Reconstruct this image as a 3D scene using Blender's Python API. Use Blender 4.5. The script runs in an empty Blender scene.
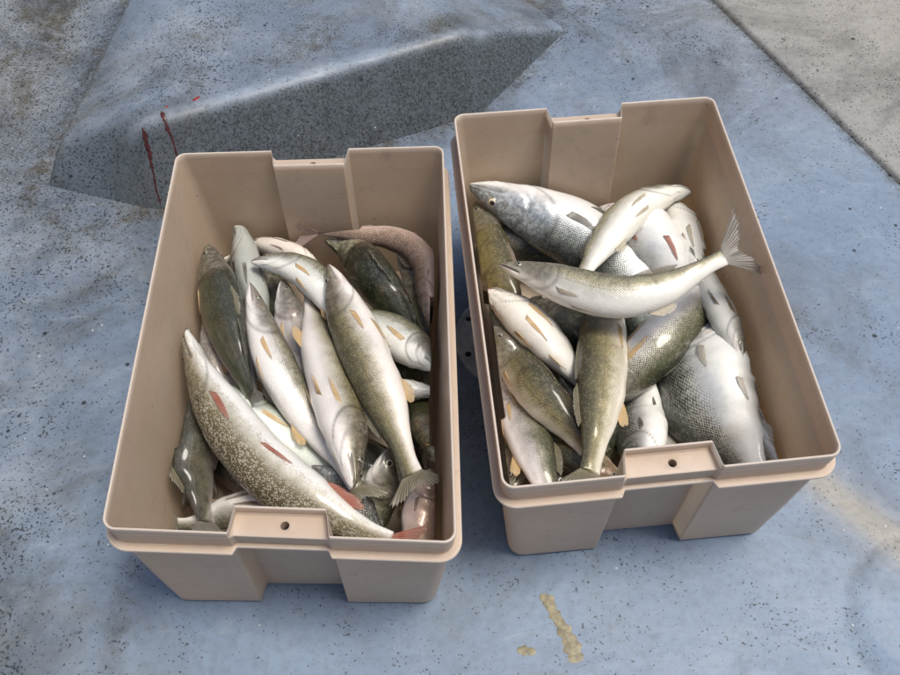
import bpy, bmesh, math, random
import numpy as np
from mathutils import Vector, Matrix

# ------------------------------------------------------------------ camera, sky, sun, exposure
scn = bpy.context.scene
COL = scn.collection
cam_data = bpy.data.cameras.new('camera')
cam = bpy.data.objects.new('camera', cam_data)
COL.objects.link(cam)
cam_data.sensor_fit = 'HORIZONTAL'
cam_data.sensor_width = 36.0
cam_data.lens = 850.668 / 900.0 * 36.0
cam_data.clip_start = 0.05
cam_data.clip_end = 200.0
PITCH, ROLL, CAM_H = 0.95099, -0.01671, 1.21394
_d = Vector((0, math.cos(PITCH), -math.sin(PITCH)))
_r = Vector((1, 0, 0))
_u = _r.cross(_d)
_r2 = math.cos(ROLL) * _r + math.sin(ROLL) * _u
_u2 = -math.sin(ROLL) * _r + math.cos(ROLL) * _u
_m = Matrix((_r2, _u2, -_d)).transposed().to_4x4()
_m.translation = Vector((0, 0, CAM_H))
cam.matrix_world = _m
scn.camera = cam

SUN_EL, SUN_AZ = math.radians(72), math.radians(95)      # azimuth from +Y towards +X
world = bpy.data.worlds.new('World')
scn.world = world
world.use_nodes = True
wn = world.node_tree
bg = wn.nodes['Background']
sky = wn.nodes.new('ShaderNodeTexSky')
sky.sky_type = 'NISHITA'
sky.sun_disc = False
sky.sun_elevation = SUN_EL
sky.sun_rotation = SUN_AZ
sky.dust_density = 3.0
sky.air_density = 0.8
sky.ozone_density = 0.6
wn.links.new(sky.outputs[0], bg.inputs[0])
bg.inputs[1].default_value = 0.095
sun_data = bpy.data.lights.new('sun', 'SUN')
sun_data.energy = 2.2
sun_data.angle = math.radians(22)
sun_data.color = (1.0, 0.95, 0.88)
sun = bpy.data.objects.new('sun', sun_data)
COL.objects.link(sun)
_sd = Vector((math.sin(SUN_AZ) * math.cos(SUN_EL), math.cos(SUN_AZ) * math.cos(SUN_EL), math.sin(SUN_EL)))
sun.rotation_euler = _sd.to_track_quat('Z', 'Y').to_euler()
scn.view_settings.view_transform = 'Standard'
scn.view_settings.look = 'None'
scn.view_settings.exposure = 0.42
scn.view_settings.gamma = 1.0
scn.cycles.max_bounces = 5
scn.cycles.diffuse_bounces = 3
scn.cycles.glossy_bounces = 2
scn.cycles.transmission_bounces = 2

random.seed(7)
RNG = np.random.default_rng(11)

# ------------------------------------------------------------------ small helpers
def new_mesh_obj(name, verts, faces, mat, parent=None, smooth=True):
    me = bpy.data.meshes.new(name)
    me.from_pydata([tuple(map(float, v)) for v in verts], [], [tuple(f) for f in faces])
    if smooth:
        me.polygons.foreach_set('use_smooth', [True] * len(me.polygons))
    me.materials.append(mat)
    me.update()
    o = bpy.data.objects.new(name, me)
    COL.objects.link(o)
    if parent is not None:
        o.parent = parent
    return o

def tag(o, label=None, cat=None, group=None, kind=None):
    if label: o['label'] = label
    if cat: o['category'] = cat
    if group: o['group'] = group
    if kind: o['kind'] = kind
    return o

def empty(name, loc):
    o = bpy.data.objects.new(name, None)
    COL.objects.link(o)
    o.location = loc
    o.empty_display_size = 0.02
    return o

def set_attr(o, name, vals):
    a = o.data.attributes.new(name, 'FLOAT', 'POINT')
    a.data.foreach_set('value', np.asarray(vals, dtype=np.float32).ravel())

class NT:
    """tiny node-tree builder"""
    def __init__(self, name):
        self.mat = bpy.data.materials.new(name)
        self.mat.use_nodes = True
        self.t = self.mat.node_tree
        self.b = self.t.nodes['Principled BSDF']
    def n(self, typ, **props):
        nd = self.t.nodes.new(typ)
        for k, v in props.items():
            setattr(nd, k, v)
        return nd
    def link(self, a, b):
        self.t.links.new(a, b)
    def put(self, sock, v):
        if hasattr(v, 'is_linked') or isinstance(v, bpy.types.NodeSocket):
            self.link(v, sock)
        else:
            sock.default_value = v
    def math(self, op, a, b=None, c=None, clamp=False):
        nd = self.n('ShaderNodeMath', operation=op)
        nd.use_clamp = clamp
        self.put(nd.inputs[0], a)
        if b is not None: self.put(nd.inputs[1], b)
        if c is not None: self.put(nd.inputs[2], c)
        return nd.outputs[0]
    def mix(self, fac, a, b, mode='MIX'):
        nd = self.n('ShaderNodeMix', data_type='RGBA', blend_type=mode)
        self.put(nd.inputs[0], fac)
        def col(s, v):
            if isinstance(v, bpy.types.NodeSocket): self.link(v, s)
            else: s.default_value = (v[0], v[1], v[2], 1)
        col(nd.inputs[6], a); col(nd.inputs[7], b)
        return nd.outputs[2]
    def attr(self, name):
        return self.n('ShaderNodeAttribute', attribute_name=name).outputs['Fac']
    def coord(self, which='Object'):
        return self.n('ShaderNodeTexCoord').outputs[which]
    def mapping(self, vec, scale=(1, 1, 1), rot=(0, 0, 0), loc=(0, 0, 0)):
        nd = self.n('ShaderNodeMapping')
        self.link(vec, nd.inputs[0])
        nd.inputs['Scale'].default_value = scale
        nd.inputs['Rotation'].default_value = rot
        nd.inputs['Location'].default_value = loc
        return nd.outputs[0]
    def noise(self, vec, scale, detail=4, rough=.55, dist=0.0, out=0):
        nd = self.n('ShaderNodeTexNoise')
        self.link(vec, nd.inputs['Vector'])
        nd.inputs['Scale'].default_value = scale
        nd.inputs['Detail'].default_value = detail
        nd.inputs['Roughness'].default_value = rough
        nd.inputs['Distortion'].default_value = dist
        return nd.outputs[out]
    def voronoi(self, vec, scale, rnd=1.0, feature='F1', out='Distance'):
        nd = self.n('ShaderNodeTexVoronoi', feature=feature)
        self.link(vec, nd.inputs['Vector'])
        nd.inputs['Scale'].default_value = scale
        nd.inputs['Randomness'].default_value = rnd
        return nd.outputs[out]
    def ramp(self, fac, stops, interp='LINEAR'):
        nd = self.n('ShaderNodeValToRGB')
        self.link(fac, nd.inputs[0])
        cr = nd.color_ramp
        cr.interpolation = interp
        while len(cr.elements) < len(stops):
            cr.elements.new(0.5)
        for e, (pos, c) in zip(cr.elements, stops):
            e.position = pos
            if not hasattr(c, '__len__'): c = (c, c, c)
            e.color = (c[0], c[1], c[2], 1)
        return nd.outputs[0]
    def remap(self, v, a, b, c=0.0, d=1.0, smooth=True):
        nd = self.n('ShaderNodeMapRange')
        nd.interpolation_type = 'SMOOTHSTEP' if smooth else 'LINEAR'
        nd.clamp = True
        self.put(nd.inputs[0], v)
        for i, q in enumerate((a, b, c, d)): nd.inputs[i + 1].default_value = q
        return nd.outputs[0]
    def bump(self, h, strength=.3, dist=.001, normal=None):
        nd = self.n('ShaderNodeBump')
        self.link(h, nd.inputs['Height'])
        nd.inputs['Strength'].default_value = strength
        nd.inputs['Distance'].default_value = dist
        if normal is not None: self.link(normal, nd.inputs['Normal'])
        return nd.outputs[0]
    def set(self, **kw):
        for k, v in kw.items():
            s = self.b.inputs[k.replace('_', ' ')]
            if isinstance(v, bpy.types.NodeSocket): self.link(v, s)
            elif hasattr(v, '__len__') and len(v) == 3 and s.type == 'RGBA': s.default_value = (*v, 1)
            else: s.default_value = v
        return self.mat

# ------------------------------------------------------------------ materials of the place
def mat_hull(name='weathered_blue_gelcoat'):
    m = NT(name)
    co = m.coord('Object')
    big = m.noise(co, 1.6, 5, .6, .3)
    mid = m.noise(co, 6.0, 6, .65, .4)
    fine = m.noise(co, 70, 4, .7)
    base = m.mix(m.remap(big, .35, .68), (.185, .248, .335), (.245, .318, .412))
    base = m.mix(m.math('MULTIPLY', m.attr('grey'), .85), base, m.mix(m.remap(mid, .38, .62), (.120, .148, .185), (.215, .245, .280)))  # gritty grey tone; on the left floor it also paints in shade
    base = m.mix(m.math('MULTIPLY', m.remap(mid, .50, .72), .35), base, (.29, .34, .40))
    base = m.mix(m.math('MULTIPLY', m.attr('warm'), .85, clamp=True), base, (.375, .350, .295))
    # worn grey scuffs
    sc = m.noise(m.mapping(co, (1.5, 5, 1), (0, 0, .5)), 8, 5, .7, .6)
    base = m.mix(m.math('MULTIPLY', m.remap(sc, .55, .75), .4), base, (.37, .41, .44))
    base = m.mix(m.math('MULTIPLY', m.remap(fine, .40, .75), .30), base, (.09, .11, .14))
    # grime film
    dirt = m.attr('dirt')
    gr = m.noise(co, 3.1, 6, .72, .8)
    spk = m.noise(co, 42, 4, .75)
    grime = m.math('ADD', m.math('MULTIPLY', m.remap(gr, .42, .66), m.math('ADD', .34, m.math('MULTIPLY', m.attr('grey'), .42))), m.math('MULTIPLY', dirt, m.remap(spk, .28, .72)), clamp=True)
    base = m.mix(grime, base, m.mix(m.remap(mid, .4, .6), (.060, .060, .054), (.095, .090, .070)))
    fgr = m.noise(co, 140, 4, .75, .3)
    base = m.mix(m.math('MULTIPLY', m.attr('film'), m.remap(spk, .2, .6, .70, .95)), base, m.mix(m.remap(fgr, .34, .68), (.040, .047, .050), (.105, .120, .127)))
    # black specks, clustered
    dens = m.math('POWER', m.remap(m.noise(co, 6.5, 5, .75, .6), .38, .70), 1.6)
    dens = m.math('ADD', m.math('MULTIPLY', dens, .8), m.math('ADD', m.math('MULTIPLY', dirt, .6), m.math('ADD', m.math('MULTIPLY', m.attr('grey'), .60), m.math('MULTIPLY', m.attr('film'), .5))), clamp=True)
    sp1 = m.noise(co, 240, 1, .5, .2)
    thr = m.math('SUBTRACT', .705, m.math('MULTIPLY', dens, .160))
    k1 = m.math('MULTIPLY', m.math('SUBTRACT', sp1, thr), 13, clamp=True)
    sp2 = m.noise(co, 80, 3, .75, .3)
    k2 = m.math('MULTIPLY', m.math('SUBTRACT', sp2, m.math('SUBTRACT', .775, m.math('MULTIPLY', dens, .105))), 22, clamp=True)
    k3 = m.math('MULTIPLY', m.remap(m.voronoi(co, 15, 1.0), .05, .075, 1, 0), .9)
    k = m.math('MAXIMUM', m.math('MAXIMUM', m.math('MULTIPLY', k1, .82), m.math('MULTIPLY', k2, .85)), k3)
    base = m.mix(k, base, (.020, .022, .023))
    base = m.mix(m.math('MULTIPLY', m.attr('worn'), m.remap(spk, .25, .65, .9, .35)), base, (.40, .46, .52))
    # pale chips
    ch = m.math('MULTIPLY', m.remap(m.voronoi(co, 21, 1.0), .03, .045, 1, 0), .7)
    base = m.mix(ch, base, (.55, .56, .55))
    h = m.math('ADD', m.math('MULTIPLY', fine, .5), m.math('MULTIPLY', m.noise(co, 14, 3, .6), .9))
    rough = m.math('ADD', .40, m.math('MULTIPLY', m.remap(sc, .4, .7), .2))
    return m.set(Base_Color=base, Roughness=rough, Normal=m.bump(h, .35, .0015), Specular_IOR_Level=.4)

def mat_tub():
    m = NT('tan_polyethylene')
    co = m.coord('Object')
    n1 = m.noise(co, 7, 5, .6, .3)
    n2 = m.noise(co, 60, 5, .65)
    base = m.mix(m.remap(n1, .3, .7), (.465, .352, .252), (.510, .395, .292))
    base = m.mix(m.math('MULTIPLY', m.remap(n2, .45, .8), .18), base, (.33, .25, .2))
    # slime and scrape marks
    s = m.noise(m.mapping(co, (3, 3, 14), (.4, .2, 0)), 12, 6, .7, .4)
    base = m.mix(m.math('MULTIPLY', m.remap(s, .56, .74), .40), base, (.58, .47, .38))
    d = m.noise(co, 16, 7, .75, .6)
    base = m.mix(m.math('MULTIPLY', m.remap(d, .55, .76), .42), base, (.20, .145, .11))
    base = m.mix(m.math('MULTIPLY', m.remap(m.voronoi(co, 26), .03, .055, 1, 0), .7), base, (.16, .11, .08))
    fl = m.math('MULTIPLY', m.remap(m.voronoi(m.mapping(co, (1, 1, 1), (.3, .2, .1)), 11), .030, .036, 1, 0), .85)
    base = m.mix(fl, base, (.78, .76, .72))
    base = m.mix(m.math('MULTIPLY', m.attr('rim'), .55), base, (.70, .60, .52))
    h = m.math('ADD', m.math('MULTIPLY', n2, .35), m.math('MULTIPLY', n1, 1.2))
    # thin polyethylene: daylight on the outside glows through to the inside
    return m.set(Base_Color=base, Roughness=m.math('ADD', .36, m.math('MULTIPLY', n2, .22)), Normal=m.bump(h, .2, .0015),
                 Subsurface_Weight=.5, Subsurface_Radius=(1.0, .82, .66), Subsurface_Scale=.014, Specular_IOR_Level=.42)

def mat_plain(name, col, rough=.5, metallic=0.0, spread=.25, scale=40):
    m = NT(name)
    co = m.coord('Object')
    n = m.noise(co, scale, 5, .65)
    c = m.mix(m.remap(n, .3, .7), tuple(x * (1 - spread) for x in col), tuple(min(1, x * (1 + spread)) for x in col))
    return m.set(Base_Color=c, Roughness=rough, Metallic=metallic, Normal=m.bump(n, .15, .0008))

HULL = mat_hull()
TUB = mat_tub()
PLATE = mat_plain('grey_alloy_plate', (.62, .64, .65), .45, .0)
HOLE = mat_plain('dark_screw_recess', (.012, .012, .014), .6)

# ------------------------------------------------------------------ the boat floor
def smin(a, b, k):
    h = np.clip(.5 + .5 * (b - a) / k, 0, 1)
    return b * (1 - h) + a * h - k * h * (1 - h)

def line_dist(x, y, a, b):
    ax, ay = a; bx, by = b
    L = math.hypot(bx - ax, by - ay)
    return ((bx - ax) * (y - ay) - (by - ay) * (x - ax)) / L     # positive on the left of a->b

def seg_dist(x, y, pts):
    best = np.full(np.shape(x), 1e9)
    for (ax, ay), (bx, by) in zip(pts[:-1], pts[1:]):
        L2 = (bx - ax) ** 2 + (by - ay) ** 2
        t = np.clip(((x - ax) * (bx - ax) + (y - ay) * (by - ay)) / L2, 0, 1)
        best = np.minimum(best, np.hypot(x - ax - t * (bx - ax), y - ay - t * (by - ay)))
    return best

def lumpy(x, y, f, seed=0):
    r = np.random.default_rng(seed)
    s = np.zeros(np.shape(x))
    for i in range(7):
        a = r.uniform(0, 6.28); k = f * r.uniform(.6, 1.7)
        s = s + np.sin(k * (x * math.cos(a) + y * math.sin(a)) + r.uniform(0, 6.28)) / 7
    return s

SEAM = ((.651, 1.862), (.903, 1.222))
def floor_z(x, y):
    z = .0022 * lumpy(x, y, 7, 3) - .0022
    dR = line_dist(x, y, (.903 + .252 * 2, 1.222 - .64 * 2), (.651 - .252 * 2, 1.862 + .64 * 2))   # negative side = right
    right = np.maximum(-dR, 0)
    z = z - .03 * np.clip(right / .03, 0, 1)          # the floor dips under the side panel
    left = np.maximum(-.86 - .10 * (y - 1.2) - x, 0)
    z = z + .22 * left * np.clip((y - .9) / .5, 0, 1)
    # unseen hull side, added beyond the left view edge to shade the floor
    side = np.maximum(-(x + .80 + .26 * (y - .3)) - .04, 0)
    z = z + np.minimum(2.4 * side * side / (side + .06), .75 + .1 * side)
    # shallow curved hollow near the right front corner of the view
    r = np.hypot((x - .72) / .17, (y - .36) / .14)
    z = z - .012 * np.clip((1.0 - r) / .25, 0, 1)
    return z

def build_floor():
    xs = np.concatenate([np.linspace(-3.2, -1.32, 70, endpoint=False), np.linspace(-1.32, 1.32, 300), np.linspace(1.33, 3.2, 24)])
    ys = np.concatenate([np.linspace(-1.0, .18, 16, endpoint=False), np.linspace(.18, 2.05, 230), np.linspace(2.06, 4.2, 24)])
    X, Y = np.meshgrid(xs, ys)
    Z = floor_z(X, Y)
    V = np.stack([X.ravel(), Y.ravel(), Z.ravel()], 1)
    nx, ny = len(xs), len(ys)
    F = [(j * nx + i, j * nx + i + 1, (j + 1) * nx + i + 1, (j + 1) * nx + i) for j in range(ny - 1) for i in range(nx - 1)]
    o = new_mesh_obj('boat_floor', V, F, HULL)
    x, y = X.ravel(), Y.ravel()
    dR = line_dist(x, y, *SEAM)
    wob = .008 * lumpy(x, y, 40, 5)
    dirt = .85 * np.exp(-((dR + wob + .002) / .011) ** 2)
    # dirt gathered where the step meets the floor
    foot = seg_dist(x, y, [(-.80, 1.20), (-.74, 1.13), (-.56, 1.19), (.073, 1.464), (.283, 1.751), (.20, 1.87)])
    dirt = np.maximum(dirt, .7 * np.exp(-np.maximum(foot + wob, 0) / .03))
    vl = seg_dist(x, y, [(-.84, 1.22), (-.80, 1.6), (-.765, 1.95)])
    dirt = np.maximum(dirt, .9 * np.exp(-((vl + wob) / .035) ** 2))
    # brown grime on the left rise
    lf = np.clip((-.80 - x) / .12, 0, 1) * np.clip((y - 1.1) / .25, 0, 1)
    dirt = np.maximum(dirt, lf * (.55 + .5 * lumpy(x, y, 9, 8)))
    cr = seg_dist(x, y, [(.50, 1.05), (.60, .92), (.70, .80), (.86, .66)])
    dirt = np.maximum(dirt, .45 * np.exp(-((cr + wob) / .022) ** 2))
    st = np.exp(-((x + .47 + .06 * (y - .3) + wob) / .02) ** 2) * np.clip((.75 - y) / .3, 0, 1)
    dirt = np.maximum(dirt, .40 * st)
    ring = np.hypot((x - .72) / .17, (y - .36) / .14)
    dirt = np.maximum(dirt, .35 * np.exp(-((ring - .92 + wob * 5) / .09) ** 2))
    set_attr(o, 'dirt', np.clip(dirt, 0, 1))
    warm = np.clip(dR / .30 + .40, 0, 1) * (dR > 0) + .20 * lf
    warm = np.maximum(warm, np.clip((x - .35) / 1.1, 0, .35) * np.clip((y - 1.2) / .6, 0, 1))
    warm = np.maximum(warm, 1.1 * np.exp(-((seg_dist(x, y, [(.575, .58), (.64, .50), (.70, .46)]) + wob) / .034) ** 2))
    set_attr(o, 'warm', warm)
    grey = np.clip((-.42 - x) / .25, 0, 1) * .8 + np.clip((y - 1.0 - .25 * (x > 0)) / .5, 0, 1) * .75  # left side: black grit, plus shade put into the floor colour
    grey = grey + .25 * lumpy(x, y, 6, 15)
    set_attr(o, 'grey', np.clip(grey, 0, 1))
    set_attr(o, 'film', np.zeros_like(x))
    set_attr(o, 'worn', np.zeros_like(x))
    tag(o, 'weathered blue grey boat floor with black specks and grime', kind='structure')
    return o

def step_z(x, y):
    f1 = -line_dist(x, y, (.073, 1.464), (-.56, 1.19)) * 1.0
    front = 1.5 * np.where(True, f1, 0)
    top = .137 + .006 * lumpy(x, y, 5, 4) + 0 * x
    jog = np.clip((x + .45 * (y - 1.56) - .050) / .035, 0, 1)
    top = top - .030 * jog * jog * (3 - 2 * jog) * np.clip(1 - (f1 - .09) / .16, 0, 1)
    ramp = .062 + (x + .79) * .42
    left = 2.2 * (x + .815 - .095 * (y - 1.2))
    f3 = -line_dist(x, y, (-.56, 1.185), (-.80, 1.262))
    f2 = -line_dist(x, y, (.283, 1.751), (.073, 1.464))
    endr = .43 * line_dist(x, y, (.283, 1.751), (.208, 1.854))
    fr = smin(smin(front, 1.4 * f3, .03), 1.7 * f2, .008)
    tp = smin(smin(top, ramp, .03), endr, .012)
    return smin(smin(tp, fr, .022), left, .02)

def build_step():
    xs = np.linspace(-.92, .36, 250)
    ys = np.linspace(1.05, 2.25, 210)
    X, Y = np.meshgrid(xs, ys)
    Z = step_z(X, Y)
    Z = np.maximum(Z, -.03)
    nx, ny = len(xs), len(ys)
    keep = Z > -.029
    V = np.stack([X.ravel(), Y.ravel(), Z.ravel()], 1)
    F = []
    for j in range(ny - 1):
        for i in range(nx - 1):
            if keep[j, i] or keep[j, i + 1] or keep[j + 1, i] or keep[j + 1, i + 1]:
                F.append((j * nx + i, j * nx + i + 1, (j + 1) * nx + i + 1, (j + 1) * nx + i))
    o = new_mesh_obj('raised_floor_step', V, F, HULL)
    x, y, z = X.ravel(), Y.ravel(), Z.ravel()
    gy, gx = np.gradient(Z, ys[1] - ys[0], xs[1] - xs[0])
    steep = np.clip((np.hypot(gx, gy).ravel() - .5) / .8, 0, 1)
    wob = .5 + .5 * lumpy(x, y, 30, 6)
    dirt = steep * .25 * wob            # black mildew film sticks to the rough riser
    edge = seg_dist(x, y, [(-.80, 1.24), (-.74, 1.85)])
    dirt = np.maximum(dirt, 1.0 * np.exp(-((edge - .01) / .035) ** 2) * (.4 + .6 * wob))
    blot = np.clip(lumpy(x, y, 10, 12) + .5 * lumpy(x, y, 26, 13) - .02, 0, 1) * 1.3
    dirt = np.maximum(dirt, blot * .8)
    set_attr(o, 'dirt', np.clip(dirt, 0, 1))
    set_attr(o, 'warm', .10 * wob)
    set_attr(o, 'grey', np.clip(.55 + .4 * lumpy(x, y, 7, 16), 0, 1))
    fr_ = -line_dist(x, y, (.073, 1.464), (-.56, 1.19)) * 1.5
    set_attr(o, 'worn', np.clip(np.exp(-((fr_ - .156) / .018) ** 2) * (.55 + .3 * lumpy(x, y, 30, 31)) * np.clip((z - .085) / .03, 0, 1), 0, 1))
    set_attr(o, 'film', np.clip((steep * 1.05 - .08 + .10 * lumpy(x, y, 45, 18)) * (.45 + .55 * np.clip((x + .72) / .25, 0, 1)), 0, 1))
    tag(o, 'raised blue grey step with sloping mildewed riser behind the tubs', kind='structure')
    return o

build_floor()
build_step()

def build_side_panel():
    """moulded panel beyond the diagonal seam: a rounded low edge, then a gentle climb to the right"""
    ax, ay = SEAM[0]; bx, by = SEAM[1]
    L = math.hypot(bx - ax, by - ay)
    tx, ty = (bx - ax) / L, (by - ay) / L
    nx, ny = -ty, tx
    us = np.linspace(-1.0, 2.2, 330)
    vs = np.concatenate([np.array([-.004, -.002, 0, .002, .004, .006, .008, .011, .014, .018, .024, .032]), np.linspace(.045, .6, 46), np.linspace(.65, 1.8, 20)])
    U, Vv = np.meshgrid(us, vs)
    e = np.clip(Vv / .013, 0, 1)
    Z = -.012 + .017 * np.sin(e * math.pi / 2) ** .8 * (Vv > 0) + .13 * np.maximum(Vv - .01, 0) + .0012 * lumpy(U, Vv, 9, 21)
    wobv = .0022 * lumpy(U, U * .3, 8, 22) + .0008 * lumpy(U, U * .2, 40, 23)
    X = ax + tx * U + nx * (Vv + wobv); Y = ay + ty * U + ny * (Vv + wobv)
    n, m = U.shape
    V = np.stack([X.ravel(), Y.ravel(), Z.ravel()], 1)
    F = [(j * m + i, j * m + i + 1, (j + 1) * m + i + 1, (j + 1) * m + i) for j in range(n - 1) for i in range(m - 1)]
    o = new_mesh_obj('side_panel', V, F, HULL)
    v = Vv.ravel(); u = U.ravel()
    set_attr(o, 'dirt', np.clip(.5 * np.exp(-((v - .002) / .008) ** 2) + .25 * np.clip(lumpy(u, v, 12, 24), 0, 1), 0, 1))
    set_attr(o, 'warm', np.clip(.85 + .4 * v + .2 * lumpy(u, v, 6, 25), 0, 1.1))
    set_attr(o, 'grey', np.clip(.45 + 0 * v, 0, 1))
    set_attr(o, 'worn', 0 * v)
    set_attr(o, 'film', .18 * np.exp(-((v - .001) / .005) ** 2))
    tag(o, 'grey green moulded side panel beyond the diagonal floor seam', kind='structure')
build_side_panel()

def blob_patch(name, pts, z_of, mat, label, cat, kind=None, thick=.0012, lift=.0006, seed=0):
    """a thin dried film with a wobbly outline, following the surface below it; pts = [(x, y, radius)]"""
    r = np.random.default_rng(seed)
    P = []
    for (a, b) in zip(pts[:-1], pts[1:]):
        for t in np.linspace(0, 1, 8, endpoint=False):
            P.append([a[i] + (b[i] - a[i]) * t for i in range(3)])
    P.append(list(pts[-1]))
    P = np.array(P)
    n = len(P)
    T = np.gradient(P[:, :2], axis=0) if n > 1 else np.array([[1, 0]])
    T /= np.linalg.norm(T, axis=1)[:, None] + 1e-9
    N = np.stack([-T[:, 1], T[:, 0]], 1)
    cols = 9
    V = []
    wv = np.sin(np.arange(n) * 1.3 + seed) + np.sin(np.arange(n) * .7 + 2 * seed)
    for i in range(n):
        end = math.sqrt(max(0.0, 1 - (2 * i / (n - 1) - 1) ** 8)) if n > 1 else 1
        for j in range(cols):
            c = -1 + 2 * j / (cols - 1)
            w = P[i, 2] * (1 + .16 * wv[i] + .05 * r.uniform(-1, 1)) * (.25 + .75 * end)
            q = P[i, :2] + N[i] * c * w
            zz = float(z_of(np.array([q[0]]), np.array([q[1]]))[0])
            V.append((q[0], q[1], zz + lift * .3 + lift * math.sqrt(max(0, 1 - c * c)) * (.6 + .4 * end)))
    F = [(i * cols + j, (i + 1) * cols + j, (i + 1) * cols + j + 1, i * cols + j + 1) for i in range(n - 1) for j in range(cols - 1)]
    o = new_mesh_obj(name, V, F, mat)
    tag(o, label, cat, kind=kind)
    return o

TANSTAIN = mat_plain('dried_tan_spill', (.235, .205, .125), .45, 0, .4, 90)
DRYBLOOD = mat_plain('dried_blood', (.055, .012, .010), .35, 0, .6, 120)
FRESHBLOOD = mat_plain('fresh_blood', (.24, .018, .014), .25, 0, .4, 120)
blob_patch('spill_stain', [(.124, .409, .006), (.134, .401, .009), (.141, .384, .007), (.150, .366, .008), (.160, .345, .011), (.166, .325, .012), (.168, .314, .010)],
           floor_z, TANSTAIN, 'long crooked tan stain on the floor in front of the tubs', 'stain', seed=4)
blob_patch('spill_stain', [(.086, .333, .004), (.098, .331, .007), (.112, .329, .004)], floor_z, TANSTAIN,
           'small round tan stain left of the long crooked stain', 'stain', seed=5)
def both_z(x, y):
    return np.maximum(step_z(x, y), floor_z(x, y))
# ------------------------------------------------------------------ blood runs on the step
def run(pts, mat, label, seed):
    blob_patch('blood_run', pts, both_z, mat, label, 'blood', thick=.001, lift=.0010, seed=seed)
run([(-.585, 1.287, .0022), (-.581, 1.276, .0052), (-.580, 1.266, .0040), (-.576, 1.256, .0050), (-.576, 1.247, .0030), (-.573, 1.232, .0018), (-.572, 1.215, .0021), (-.566, 1.196, .0015)], DRYBLOOD,
    'dried blood run down the step riser, nearest its left end', 1)
run([(-.550, 1.318, .0025), (-.545, 1.306, .0048), (-.540, 1.296, .0030), (-.537, 1.286, .0036), (-.531, 1.277, .0018), (-.527, 1.262, .0021), (-.520, 1.247, .0015)], DRYBLOOD,
    'thin dried blood run down the riser touching the tub corner', 2)
run([(-.494, 1.347, .0022), (-.489, 1.353, .0040), (-.483, 1.360, .0018)], FRESHBLOOD, 'bright red blood smear on top of the step edge', 3)
run([(-.545, 1.329, .0018), (-.542, 1.331, .0030), (-.540, 1.333, .0014)], FRESHBLOOD, 'small red blood drop on the step above the blood runs', 6)

# ------------------------------------------------------------------ the round base plate between the tubs
def build_plate():
    root = empty('floor_base_plate', (.112, .862, 0))
    prof = [(0, .0058), (.030, .0058), (.032, .0046), (.066, .0044), (.068, .0062), (.073, .0062), (.0755, .0040), (.096, .0038), (.0985, .0056), (.1025, .0050), (.1040, .0030), (.1045, -.004)]
    n = 64
    V = [(0, 0, prof[0][1])]
    for r, z in prof[1:]:
        V += [(r * math.cos(2 * math.pi * i / n), r * math.sin(2 * math.pi * i / n), z) for i in range(n)]
    F = [(0, 1 + i, 1 + (i + 1) % n) for i in range(n)]
    for k in range(len(prof) - 2):
        a, b = 1 + k * n, 1 + (k + 1) * n
        F += [(a + i, b + i, b + (i + 1) % n, a + (i + 1) % n) for i in range(n)]
    new_mesh_obj('plate', V, F, PLATE, root)
    for deg in (152, 203, 254, 305, 356, 47, 98):
        a = math.radians(deg)
        c = (.088 * math.cos(a), .088 * math.sin(a))
        V = [(c[0], c[1], .0040)]
        V += [(c[0] + .0052 * math.cos(2 * math.pi * i / 16), c[1] + .0052 * math.sin(2 * math.pi * i / 16), .0046) for i in range(16)]
        V += [(c[0] + .0060 * math.cos(2 * math.pi * i / 16), c[1] + .0060 * math.sin(2 * math.pi * i / 16), .0030) for i in range(16)]
        F = [(0, 1 + i, 1 + (i + 1) % 16) for i in range(16)] + [(1 + i, 17 + i, 17 + (i + 1) % 16, 1 + (i + 1) % 16) for i in range(16)]
        new_mesh_obj('screw_hole', V, F, HOLE, root)
    tag(root, 'round grey floor plate with screw holes in the gap between the tubs', 'base plate')
build_plate()

# ------------------------------------------------------------------ the two tubs
TW, TL, TH, TA, TB = .42514, .66, .28718, .0245, .0252
def tub_outline(hw, hl, r, n_end, n_side, nd_end, nd_side):
    """closed plan outline with rounded corners, end notches (depth nd_end) and shallow side recesses; same point count always"""
    pts = []
    def sm(t): return t * t * (3 - 2 * t)
    def edge(ax, half_len, off, nd, nhw, nr):
        # returns list of (along, off - notch) from -half_len+r .. half_len-r
        al = list(np.linspace(-half_len + r, -nhw - nr, 8)) + list(np.linspace(-nhw - nr, -nhw + .004, 9))[1:] \
            + list(np.linspace(-nhw + .004, nhw - .004, 9))[1:] + list(np.linspace(nhw - .004, nhw + nr, 9))[1:] + list(np.linspace(nhw + nr, half_len - r, 8))[1:]
        res = []
        for s in al:
            t = np.clip((nhw + nr - abs(s)) / (nr + .004), 0, 1)
            res.append((s, off - nd * sm(t), t))
        return res
    out = []
    # front edge (y = -hl), going +x
    for s, o, t in edge(0, hw, hl, nd_end, n_end, .003): out.append((s, -o, t, 0))
    c = 8
    def corner(cx, cy, a0):
        for i in range(1, c):
            a = a0 + (math.pi / 2) * i / c
            out.append((cx + r * math.cos(a), cy + r * math.sin(a), 0, 0))
    corner(hw - r, -hl + r, -math.pi / 2)
    for s, o, t in edge(1, hl, hw, nd_side, n_side, .035): out.append((o, s, 0, t))
    corner(hw - r, hl - r, 0)
    for s, o, t in edge(0, hw, hl, nd_end, n_end, .003): out.append((-s, o, t, 0))
    corner(-hw + r, hl - r, math.pi / 2)
    for s, o, t in edge(1, hl, hw, nd_side, n_side, .035): out.append((-o, -s, 0, t))
    corner(-hw + r, -hl + r, math.pi)
    return out

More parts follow.
